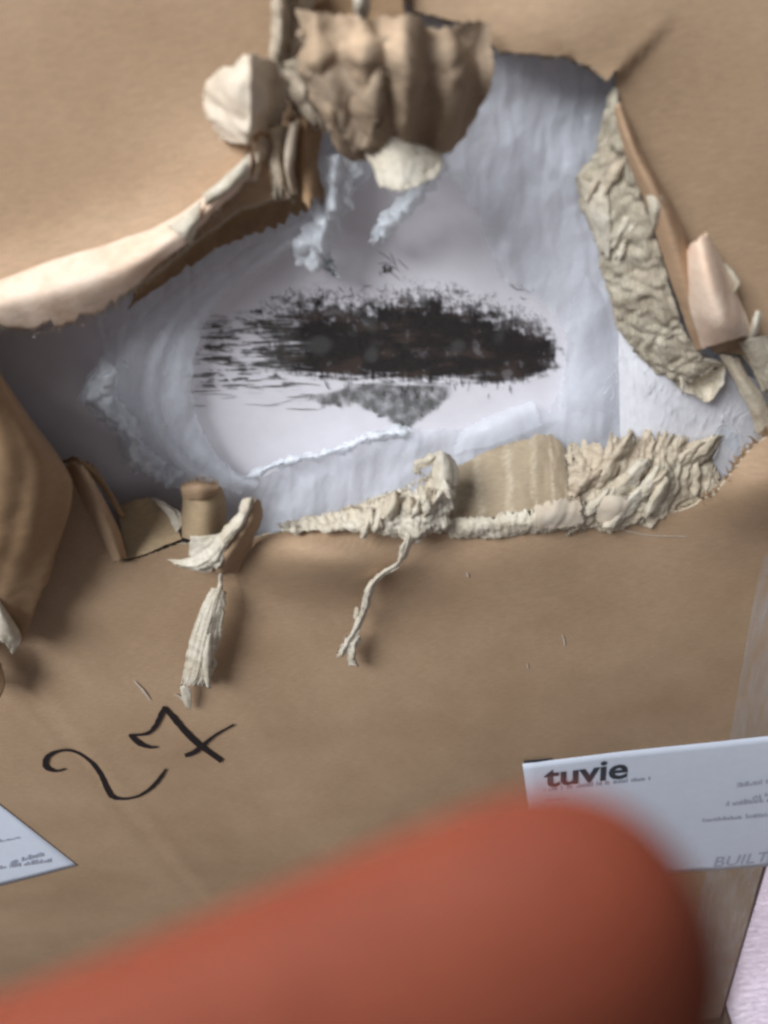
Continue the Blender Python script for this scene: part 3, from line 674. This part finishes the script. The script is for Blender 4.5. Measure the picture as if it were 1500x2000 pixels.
# ---- paper labels
def quad_label(name, c, parent, off=.0009, lab=''):
    tl, tr, br, bl = [P(*q) for q in c]
    n = 24; V = []; Fc = []
    for j in range(n + 1):
        for i in range(n + 1):
            p = tl.lerp(tr, i / n).lerp(bl.lerp(br, i / n), j / n)
            q = proj(p); p.y = -(relief(*q) + off); V.append(p)
    for j in range(n):
        for i in range(n):
            a = j * (n + 1) + i; Fc.append((a, a + n + 1, a + n + 2, a + 1))
    me = bpy.data.meshes.new(name); me.from_pydata(V, [], Fc); me.update()
    o = link(name, me, PAPER, parent); solid(o, .0003, -1); o['label'] = lab
    return o
LR = quad_label('address_label', [(1020, 1490), (1572, 1426), (1506, 1690), (1052, 1722)], BOX, lab='white printed label by the right edge')
LL = quad_label('address_label', [(-330, 1330), (-60, 1520), (151, 1690), (-270, 1800)], BOX, lab='white printed label cut by the left border')
ribbon('print_line', [(1023, 1488, 5), (1050, 1486, 5), (1078, 1482, 3)], PRINT, LR, 12, .0016, 0, 0, relief)

def text(body, px0, py0, px1, py1, hpx, m, parent, bold=0.0, sx=1.0):
    """flat lettering on the box front: baseline from pixel 0 to pixel 1, height in pixels"""
    cu = bpy.data.curves.new('lettering', 'FONT'); cu.body = body; cu.offset = bold; cu.resolution_u = 3
    to = bpy.data.objects.new('lettering', cu); C.objects.link(to)
    bpy.context.view_layer.update()
    me = bpy.data.meshes.new_from_object(to.evaluated_get(bpy.context.evaluated_depsgraph_get()))
    bpy.data.objects.remove(to)
    xs = [v.co.x for v in me.vertices]; ys = [v.co.y for v in me.vertices]
    a = P(px0, py0); b = P(px1, py1); mid = ((px0 + px1) / 2, (py0 + py1) / 2)
    u = (b - a); k = u.length / (max(xs) - min(xs)); u.normalize(); vv = Vector((0, -1, 0)).cross(u) * -1
    if vv.z < 0: vv = -vv
    kh = (P(mid[0], mid[1] - hpx) - P(*mid)).length / max(ys)
    off = relief(*mid) + .0016
    for v in me.vertices:
        p = a + u * ((v.co.x - min(xs)) * k) + vv * (v.co.y * kh)
        p.y = -(relief(*proj((p.x, 0, p.z))) + .0016); v.co = p
    return link('lettering', me, m, parent, smooth=False)
text('tuvie', 1062, 1533, 1224, 1515, 36, PRINT, LR, .022)
def small_print(parent, rows, m, seed):
    """unreadable fine print: rows of short uneven ticks"""
    rnd = random.Random(seed); V = []; Fc = []
    for (x0, y0, x1, y1, h) in rows:
        x = 0.0; L_ = math.hypot(x1 - x0, y1 - y0)
        while x < L_:
            wd = rnd.uniform(1.5, 3.5)
            if rnd.random() < .14: x += 6
            t = x / L_; cx = x0 + (x1 - x0) * t; cy = y0 + (y1 - y0) * t; hh = h * rnd.uniform(.45, 1)
            b = len(V)
            for dx, dy in ((0, 0), (wd, 0), (wd, -hh), (0, -hh)):
                V.append(P(cx + dx, cy + dy, relief(cx, cy) + .0015))
            Fc.append((b, b + 1, b + 2, b + 3)); x += wd + rnd.uniform(1, 2.5)
    me = bpy.data.meshes.new('fine_print'); me.from_pydata(V, [], Fc); me.update()
    o = link('fine_print', me, m, parent, smooth=False); o['kind'] = 'stuff'
small_print(LR, [(1062, 1546, 1264, 1524, 9), (1066, 1566, 1106, 1562, 5), (1440, 1538, 1500, 1530, 10), (1418, 1575, 1560, 1560, 12), (1372, 1606, 1560, 1590, 9), (1470, 1560, 1560, 1545, 8)], PRINT_PALE, 3)
small_print(LL, [(-80, 1660, 36, 1638, 6), (20, 1688, 84, 1672, 10), (-60, 1706, 98, 1684, 9), (-120, 1604, -20, 1580, 7)], PRINT_PALE, 5)
text('BUILT', 1392, 1690, 1496, 1680, 19, PRINT_PALE, LR, .0)

# ------------------------------------------------------------------ what is in the box
BOARD_W = -.024
BRD = root('wrapped_board', (.0, .06, T_BOT + .004), 'pale coated board inside the box with a dark brushy marking', 'board')
bx0, bx1 = E_L + .02, E_R - .012
boxpart('board', (bx0, -BOARD_W, T_BOT + .0045), (bx1, -BOARD_W + .03, T_TOP - .02), BOARD, BRD, .003)
def ink_material():
    """flat print: ink density and tone are stored on the sheet"""
    m, N, L, B = mat('dark_print')
    at = N.new('ShaderNodeAttribute'); at.attribute_name = 'ink'
    sep = N.new('ShaderNodeSeparateColor'); L.new(at.outputs['Color'], sep.inputs[0])
    fine = noise_tex(N, L, coords(N, L, (500, 500, 1200)), 1.0, 3, .6)
    dk = ramp(N, L, fine, [(.25, (.010, .009, .010)), (.75, (.034, .027, .025))])
    br = mixc(N, L, sep.outputs[1], dk, (.060, .041, .033))
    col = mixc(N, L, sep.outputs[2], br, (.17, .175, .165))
    L.new(col, B.inputs['Base Color']); B.inputs['Roughness'].default_value = .5
    tr = N.new('ShaderNodeBsdfTransparent'); mx = N.new('ShaderNodeMixShader')
    L.new(sep.outputs[0], mx.inputs[0]); L.new(tr.outputs[0], mx.inputs[1]); L.new(B.outputs[0], mx.inputs[2])
    L.new(mx.outputs[0], N['Material Output'].inputs['Surface'])
    return m
def sst(a, b, x):
    t = min(max((x - a) / (b - a), 0), 1); return t * t * (3 - 2 * t)
def interp(tab, x):
    return float(np.interp(x, [t[0] for t in tab], [t[1] for t in tab]))
TOP = [(380, 655), (450, 628), (505, 612), (560, 596), (620, 588), (700, 596), (760, 588), (800, 578), (850, 578), (900, 590), (950, 604), (1000, 618), (1060, 640), (1100, 670)]
BOT = [(380, 770), (450, 742), (520, 722), (560, 728), (640, 738), (740, 738), (860, 742), (960, 746), (1020, 746), (1060, 736), (1085, 720), (1100, 700)]
LOW = [(560, 784), (640, 790), (700, 796), (745, 814), (792, 842), (825, 818), (858, 796), (890, 768)]
def ink(x, y):
    hs = noise.fractal(Vector((x * .013, y * .16, 2.0)), .8, 2.1, 4); vs = noise.fractal(Vector((x * .16, y * .018, 5.0)), .8, 2.1, 4)
    iso = noise.fractal(Vector((x * .05, y * .05, 9.0)), .8, 2.1, 5); big = noise.fractal(Vector((x * .012, y * .02, 4.0)), 1, 2, 3)
    tw = abs(noise.noise(Vector((x * .07, y * .06, 1)))) ; tw2 = abs(noise.noise(Vector((x * .13 + 5, y * .12, 3))))
    t = interp(TOP, x); b = interp(BOT, x)
    a = (y - t) / 24 + .55 * vs + 1.5 * iso + .3 * hs
    c = (b - y) / 13 + 1.1 * hs + .6 * vs + .3 * iso
    r = (1088 - x) / 26 + .6 * vs + 1.3 * iso
    l = (x - 470) / 70 + 1.5 * hs + .7 * iso
    d = sst(-.6, 1.3, a) * sst(-.5, 1.0, c) * sst(-.7, 1.0, r)
    d *= .25 * sst(-1.6, .6, l) * sst(.05, .5, hs + .5 * iso + .1) + .75 * sst(-.2, 1.2, l) if l < 1.4 else 1
    # left: loose scratchy streaks
    le = sst(372, 400, x) * (1 - sst(540, 600, x)) * sst(600, 640, y) * (1 - sst(740, 775, y))
    d = max(d, le * sst(.12, .42, hs + .35 * iso) * .85)
    # twigs above and sparse wisps
    wz = sst(t - 42 + 20 * big, t - 4, y) * (1 - sst(b, b + 6, y)) * sst(495, 540, x) * (1 - sst(1040, 1085, x))
    d = max(d, wz * (1 - sst(.0, .07, tw)) * .75, wz * (1 - sst(.0, .05, tw2)) * .6)
    ha = sst(t - 22, t + 4, y) * (1 - sst(t + 10, t + 30, y)) * sst(500, 540, x) * (1 - sst(1060, 1090, x)) * sst(-.3, .5, iso)
    d = max(d, .45 * ha)
    d *= 1 - .35 * sst(.0, .5, big + .2) * sst(-.1, .6, iso)
    brown = sst(.0, .55, big + .4 * hs) * .8
    grey = .0
    # lower reflection-like patch
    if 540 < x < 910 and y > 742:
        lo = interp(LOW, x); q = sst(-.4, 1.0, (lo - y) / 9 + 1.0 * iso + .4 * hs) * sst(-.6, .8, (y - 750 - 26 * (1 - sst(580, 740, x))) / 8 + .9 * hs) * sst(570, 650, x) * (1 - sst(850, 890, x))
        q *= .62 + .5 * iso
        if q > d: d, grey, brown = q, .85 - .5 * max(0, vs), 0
    pale = sst(.25, .6, noise.noise(Vector((x * .02, y * .02, 11)))) * .25
    return min(max(d, 0), .97), min(max(brown, 0), 1), min(max(grey + .25 * le + pale, 0), 1)
def ink_sheet():
    st_ = 2.6; x0, x1, y0, y1 = 350, 1120, 520, 870; nx, ny = int((x1 - x0) / st_), int((y1 - y0) / st_)
    V = []; Fc = []; colr = []
    for j in range(ny + 1):
        for i in range(nx + 1):
            x, y = x0 + i * st_, y0 + j * st_; V.append(P(x, y, BOARD_W + .0004)); colr += [*ink(x, y), 1.0]
    for j in range(ny):
        for i in range(nx):
            a = j * (nx + 1) + i; Fc.append((a, a + nx + 1, a + nx + 2, a + 1))
    me = bpy.data.meshes.new('dark_marking'); me.from_pydata(V, [], Fc); me.update()
    ca = me.color_attributes.new('ink', 'FLOAT_COLOR', 'POINT'); ca.data.foreach_set('color', colr)
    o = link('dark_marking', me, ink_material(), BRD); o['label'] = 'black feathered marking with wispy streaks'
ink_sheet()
def strokes(name, n, gen, m, off, seed):
    rnd = random.Random(seed); V = []; Fc = []
    for _ in range(n):
        x, y, a, l, wd, cu = gen(rnd); b = len(V); K = 5
        x -= math.cos(a) * l / 2; y -= math.sin(a) * l / 2
        for k in range(K + 1):
            hw = wd * .5 * math.sin(math.pi * (.12 + .76 * k / K))
            V.append(P(x - math.sin(a) * hw, y + math.cos(a) * hw, BOARD_W + off)); V.append(P(x + math.sin(a) * hw, y - math.cos(a) * hw, BOARD_W + off))
            x += math.cos(a) * l / K; y += math.sin(a) * l / K; a += cu * rnd.uniform(.2, 1)
        for k in range(K): Fc.append((b + 2 * k, b + 2 * k + 1, b + 2 * k + 3, b + 2 * k + 2))
    me = bpy.data.meshes.new(name); me.from_pydata(V, [], Fc); me.update()
    o = link(name, me, m, BRD); o['kind'] = 'stuff'
H = math.pi / 2
strokes('fine_strokes', 60, lambda r: (r.uniform(385, 600), r.uniform(620, 805), r.gauss(-.04, .1), r.uniform(20, 80), r.uniform(.8, 1.7), r.gauss(0, .04)), MARK_BROWN, .0008, 16)
strokes('fine_strokes', 60, lambda r: (r.uniform(520, 1040), r.uniform(556, 604), r.uniform(-1.8, 1.8), r.uniform(8, 26), r.uniform(.8, 1.5), r.gauss(0, .5)), MARK_FINE, .0008, 17)
strokes('fine_strokes', 30, lambda r: (r.uniform(600, 1000), 748 + abs(r.gauss(0, 14)), H + r.gauss(0, .3), r.uniform(8, 26), r.uniform(.8, 1.6), r.gauss(0, .1)), MARK_FINE, .0008, 18)
strokes('fine_strokes', 16, lambda r: (755 + r.gauss(0, 4), 526 + r.gauss(0, 4), r.uniform(-2, 2), r.uniform(4, 11), r.uniform(1.5, 3), r.gauss(0, .3)), MARK_FINE, .0008, 20)
strokes('fine_strokes', 6, lambda r: (755 + r.gauss(0, 18), 520 + r.gauss(0, 12), r.uniform(-.6, 1.2), r.uniform(25, 50), 1.2, r.gauss(0, .2)), MARK_FINE, .0008, 21)

# torn plastic film wrapped round the board
FLM = root('plastic_film', (.0, .02, T_BOT + .004), 'torn translucent white plastic film behind the hole', 'plastic film')
film_open = jag([(735, 335), (640, 425), (560, 488), (480, 532), (425, 585), (392, 645), (374, 720), (380, 800), (408, 868), (465, 928), (505, 940), (560, 905), (650, 885), (695, 862), (760, 846), (850, 838), (940, 842), (1010, 830), (1075, 800), (1105, 740), (1110, 660), (1070, 600), (975, 540), (950, 470), (925, 400), (880, 345), (800, 315)], 6, 7, 21)
film_outer = jag([(150, 480), (185, 600), (205, 692), (150, 782), (238, 850), (266, 918), (350, 955), (420, 985), (470, 1085), (560, 1130), (1000, 1120), (1560, 1000), (1600, 500), (1450, 100), (1100, -20), (640, -120), (300, 200)], 7, 6, 23)
def film_h(px, py):
    dx, dy = px - 720, py - 640; r = math.hypot(dx, dy); a = math.atan2(dy, dx)
    h = -.0165 + .0035 * noise.noise(Vector((px * .006, py * .006, 3))) + .0022 * noise.noise(Vector((a * 3.2, r * .012, 8)))
    h += +.0007 * noise.noise(Vector((px * .02, py * .01, 5))) + .0007 * (1 - 2 * abs(noise.noise(Vector((px * .018 + 4, py * .018, 2)))))
    h += .0013 * crumple(Vector((px * .016, py * .016, 1.0)), 7) + .0009 * crumple(Vector((px * .045, py * .035, 3.0)), 4)
    return max(h, BOARD_W + .002)
cdt_sheet('torn_film', film_outer, [film_open], film_h, 5.5, FILM, FLM)
# folds of film along the left of the opening
arcs = [([(650, 420), (520, 510), (420, 590), (362, 680), (345, 770), (365, 850), (430, 920), (500, 950)], 62, .0035),
        ([(600, 430), (470, 510), (370, 590), (312, 690), (300, 780), (325, 860), (390, 930), (470, 965)], 46, .0055),
        ([(430, 520), (330, 600), (265, 690), (255, 780), (275, 850), (320, 910)], 70, .004)]
for i, (pa, wd, hh) in enumerate(arcs):
    cxy = (720, 690); rows = []
    for q in (-.5, -.15, .2, .5):
        rw = []
        for j, (x, y) in enumerate(pa):
            dx, dy = cxy[0] - x, cxy[1] - y; l = math.hypot(dx, dy)
            k = math.sin(math.pi * min(max(j / (len(pa) - 1), .08), .95)) * .7 + .3
            rw.append((x + dx / l * wd * q * k, y + dy / l * wd * q * k, -.0125 + hh * (1 - (2 * q) ** 2) + .001 * i))
        rows.append(rw)
    patch('film_fold', rows, FILM_FOLD, FLM, 90, 20, 0, .0014, 70, .0010, (.0, .0, .12, .12), 110 + i)
# crumpled torn edges and tatters of film
patch('film_tatter', [[(625, 305, .000), (665, 300, .006), (710, 310, .002)], [(612, 370, -.004), (650, 365, .004), (694, 375, -.002)], [(600, 425, -.006), (640, 430, .002), (676, 420, -.005)], [(575, 475, -.008), (612, 478, -.001), (648, 480, -.007)], [(562, 510, -.012), (600, 525, -.006), (660, 535, -.010)]], FILM_THICK, FLM, 36, 70, 0, .0034, 110, .0060, (.16, .18, .05, .16), 121)
patch('film_tatter', [[(860, 280, .000), (876, 278, .004), (890, 292, .000)], [(800, 370, -.004), (830, 365, .003), (858, 360, -.003)], [(740, 425, -.008), (768, 430, -.001), (800, 420, -.007)], [(724, 470, -.011), (735, 478, -.008), (750, 470, -.010)]], FILM_THICK, FLM, 30, 50, 0, .0030, 110, .0050, (.16, .16, .05, .16), 123)
patch('film_tatter', [[(205, 690, -.018), (225, 715, -.010), (250, 705, -.014)], [(152, 778, -.020), (190, 780, -.008), (230, 770, -.013)], [(225, 840, -.020), (245, 835, -.009), (275, 825, -.014)], [(232, 885, -.020), (256, 880, -.010), (288, 870, -.015)], [(262, 920, -.020), (285, 915, -.012), (320, 900, -.016)], [(330, 950, -.019), (345, 940, -.013), (365, 920, -.016)]], FILM_THICK, FLM, 26, 70, 0, .0030, 120, .0064, (.16, .16, .05, .06), 125)
patch('film_tatter', [[(470, 945, -.018), (475, 935, -.012), (490, 920, -.016)], [(555, 912, -.018), (560, 902, -.012), (570, 890, -.017)], [(650, 892, -.018), (652, 882, -.012), (655, 872, -.017)], [(720, 868, -.018), (720, 856, -.012), (720, 842, -.017)], [(800, 858, -.018), (802, 842, -.012), (800, 828, -.017)]], FILM_THICK, FLM, 16, 80, 0, .0020, 140, .0044, (.25, .3, .02, .02), 127)
patch('film_tatter', [[(880, 890, -.016), (960, 870, -.009), (1060, 830, -.015)], [(890, 862, -.017), (950, 838, -.010), (1050, 800, -.016)], [(900, 840, -.019), (950, 815, -.016), (1040, 780, -.018)]], FILM, FLM, 50, 26, 0, .0016, 60, .0010, (.08, .08, .12, .15), 129)
patch('film_fold', [[(1120, 500, -.014), (1150, 540, -.008), (1175, 570, -.013)], [(1110, 600, -.015), (1150, 610, -.006), (1195, 640, -.013)], [(1095, 700, -.016), (1145, 710, -.008), (1205, 720, -.014)], [(1090, 800, -.016), (1150, 800, -.009), (1205, 820, -.014)]], FILM_FOLD, FLM, 40, 60, 0, .0016, 40, .0006, (.12, .04, .06, .06), 131)

# white foam sheet edge at the right
FM = torn('foam_sheet', (.72, .70, .74), (.90, .90, .93), (120, 120, 40), .15, .6)
FO = root('foam_sheet', (.1, .02, T_BOT + .004), 'white fibrous foam sheet beside the right corner of the hole', 'foam sheet')
patch('foam_body', [[(1206, 560, -.016), (1280, 600, -.012), (1380, 690, -.012), (1520, 760, -.016)], [(1208, 680, -.015), (1280, 720, -.010), (1380, 790, -.012), (1520, 840, -.016)], [(1210, 800, -.015), (1290, 810, -.011), (1390, 860, -.014), (1510, 900, -.018)], [(1212, 960, -.014), (1290, 960, -.014), (1400, 980, -.018), (1500, 990, -.022)]], FM, FO, 70, 70, .0012, .0008, 30, .0003, (.01, 0, 0, 0), 141)
fibres('foam_fibres', [(1230, 740, -.011), (1300, 770, -.009), (1380, 830, -.010), (1440, 870, -.012)], FM, FO, 90, (30, 80), (1, 2.5), (.55, -1), .22, 142, .002, 34)

# ------------------------------------------------------------------ floor covering under the box
def carpet():
    m, N, L, B = mat('pale_fabric')
    f = noise_tex(N, L, coords(N, L, (30, 90, 30)), 3, 4, .6, .6)
    L.new(ramp(N, L, f, [(.3, (.78, .68, .77)), (.7, (.90, .80, .89))]), B.inputs['Base Color'])
    B.inputs['Roughness'].default_value = .95; bump(N, L, B, f, .8, .01)
    return m
def sheet_floor(name, x0, x1, y0, y1, z, m, n=40, amp=.004):
    me = bpy.data.meshes.new(name); V = []; Fc = []
    for j in range(n + 1):
        for i in range(n + 1):
            x = x0 + (x1 - x0) * i / n; y = y0 + (y1 - y0) * j / n
            V.append((x, y, z - amp * abs(noise.noise(Vector((x * 5, y * 5, 0))))))
    for j in range(n):
        for i in range(n):
            a = j * (n + 1) + i; Fc.append((a, a + 1, a + n + 2, a + n + 1))
    me.from_pydata(V, [], Fc); me.update()
    return link(name, me, m)
fl = sheet_floor('floor', -1.6, 1.6, -1.6, 1.6, T_BOT - .002, plain('floor_boards', (.10, .07, .05), .6), 20, 0)
fl['kind'] = 'structure'; fl['label'] = 'dark floor under the box'
rg = sheet_floor('fabric_cover', E_R + .004, E_R + .9, -.12, 1.1, T_BOT + .008, carpet(), 50, .006)
solid(rg, .003, -1)
rg['label'] = 'pale pinkish white fabric beyond the right edge of the box'; rg['category'] = 'fabric'

# ------------------------------------------------------------------ the hand close to the lens
def hand():
    m, N, L, B = mat('skin')
    f = noise_tex(N, L, coords(N, L, (1, 1, 1)), 60, 5)
    L.new(ramp(N, L, f, [(.3, (.044, .0095, .005)), (.7, (.062, .0155, .008))]), B.inputs['Base Color'])  # skin darkened so its colour carries the shade of the phone
    B.inputs['Roughness'].default_value = .7; B.inputs['Specular IOR Level'].default_value = .05
    B.inputs['Subsurface Weight'].default_value = .25; B.inputs['Subsurface Radius'].default_value = (1.0, .25, .12); B.inputs['Subsurface Scale'].default_value = .006
    bump(N, L, B, noise_tex(N, L, coords(N, L, (1, 1, 1)), 900, 3), .15, .0004)
    bm = bmesh.new()
    def loft(pts, seg=20, flat=.88, side=Vector((0, 0, 1))):
        """pts: (x, y, z, r) in camera space; closed tapered tube with rounded ends"""
        sp = spline(pts, 40); rings = []
        path = [Vector(p[:3]) for p in sp]; rad = [p[3] for p in sp]
        for i, p in enumerate(path):
            t = (path[min(i + 1, 39)] - path[max(i - 1, 0)]).normalized()
            a = (side - t * side.dot(t)).normalized(); b = t.cross(a)
            rings.append([bm.verts.new(CAM + R @ (p + (a * flat * math.cos(2 * math.pi * k / seg) + b * math.sin(2 * math.pi * k / seg)) * rad[i])) for k in range(seg)])
        for i in range(39):
            for k in range(seg):
                bm.faces.new((rings[i][k], rings[i][(k + 1) % seg], rings[i + 1][(k + 1) % seg], rings[i + 1][k]))
        bm.faces.new(list(reversed(rings[0]))); bm.faces.new(rings[-1])
    # pointing finger: pad, first joint, second joint, knuckle; the tip closes in a dome
    tip = Vector((.0198, -.0236, -.0480)); base = Vector((-.0656, -.0620, -.052)); d = base - tip; ln = d.length
    fp = []
    for s, r in ((.0, .0008), (.0004, .0030), (.0015, .0055), (.0035, .0077), (.006, .0091), (.0094, .0098), (.016, .0101), (.024, .0102), (.036, .0104), (.050, .0110), (.070, .0122), (.0926, .0140)):
        p = tip + d * (s / ln); fp.append((p.x, p.y, p.z, r))
    loft(fp, 28, .9)
    # palm, thumb and the three curled fingers (out of view, below and left)
    k0 = base
    loft([(k0.x + .004, k0.y + .002, k0.z, .012), (k0.x - .018, k0.y - .018, k0.z, .026), (k0.x - .045, k0.y - .042, k0.z - .002, .032), (k0.x - .075, k0.y - .066, k0.z - .004, .028), (k0.x - .11, k0.y - .095, k0.z - .004, .026), (k0.x - .16, k0.y - .135, k0.z, .028)], 28, .5)
    for i, (ox, oy, L1) in enumerate(((.004, -.020, .040), (-.006, -.038, .042), (-.020, -.054, .034))):
        a = Vector((k0.x + ox - .006, k0.y + oy, k0.z + .002))
        loft([(a.x, a.y, a.z, .0125), (a.x + L1 * .6, a.y - L1 * .22, a.z - .012, .0108), (a.x + L1 * .85, a.y - L1 * .32, a.z - .026, .0104), (a.x + L1 * .55, a.y - L1 * .36, a.z - .040, .0098), (a.x + .004, a.y - L1 * .28, a.z - .036, .0088), (a.x - .004, a.y - L1 * .22, a.z - .030, .004)], 18)
    t0 = Vector((k0.x - .062, k0.y - .030, k0.z - .006))
    loft([(t0.x, t0.y, t0.z, .016), (t0.x + .018, t0.y + .004, t0.z - .018, .0135), (t0.x + .040, t0.y - .008, t0.z - .030, .0118), (t0.x + .056, t0.y - .022, t0.z - .038, .0105), (t0.x + .064, t0.y - .030, t0.z - .042, .005)], 18)
    bmesh.ops.recalc_face_normals(bm, faces=bm.faces[:])
    me = bpy.data.meshes.new('hand'); bm.to_mesh(me); bm.free()
    o = link('hand', me, m)
    rm = o.modifiers.new('skin', 'REMESH'); rm.mode = 'VOXEL'; rm.voxel_size = .0011; rm.use_smooth_shade = True
    sm = o.modifiers.new('smooth', 'SMOOTH'); sm.factor = .5; sm.iterations = 6
    o['label'] = 'blurred reddish fingertip pointing in from the lower left, close to the lens'; o['category'] = 'hand'
    # nail on the far side of the fingertip
    dd = d.normalized(); sd = Vector((0, 0, -1)); sd = (sd - dd * sd.dot(dd)).normalized(); tt = dd.cross(sd)
    V = []; Fc = []
    for j in range(9):
        s = .003 + .0125 * j / 8; r = .0098 * min(1, (s / .009) ** .5)
        for i in range(9):
            a = (i / 8 - .5) * 1.1
            V.append(CAM + R @ (tip + dd * s + (sd * .9 * math.cos(a) + tt * math.sin(a)) * (r - .0004)))
    for j in range(8):
        for i in range(8):
            a = j * 9 + i; Fc.append((a, a + 1, a + 10, a + 9))
    me = bpy.data.meshes.new('nail'); me.from_pydata(V, [], Fc); me.update()
    nm = plain('nail', (.70, .42, .36), .3, .5)
    solid(link('nail', me, nm, o), .0005, 1)
hand()
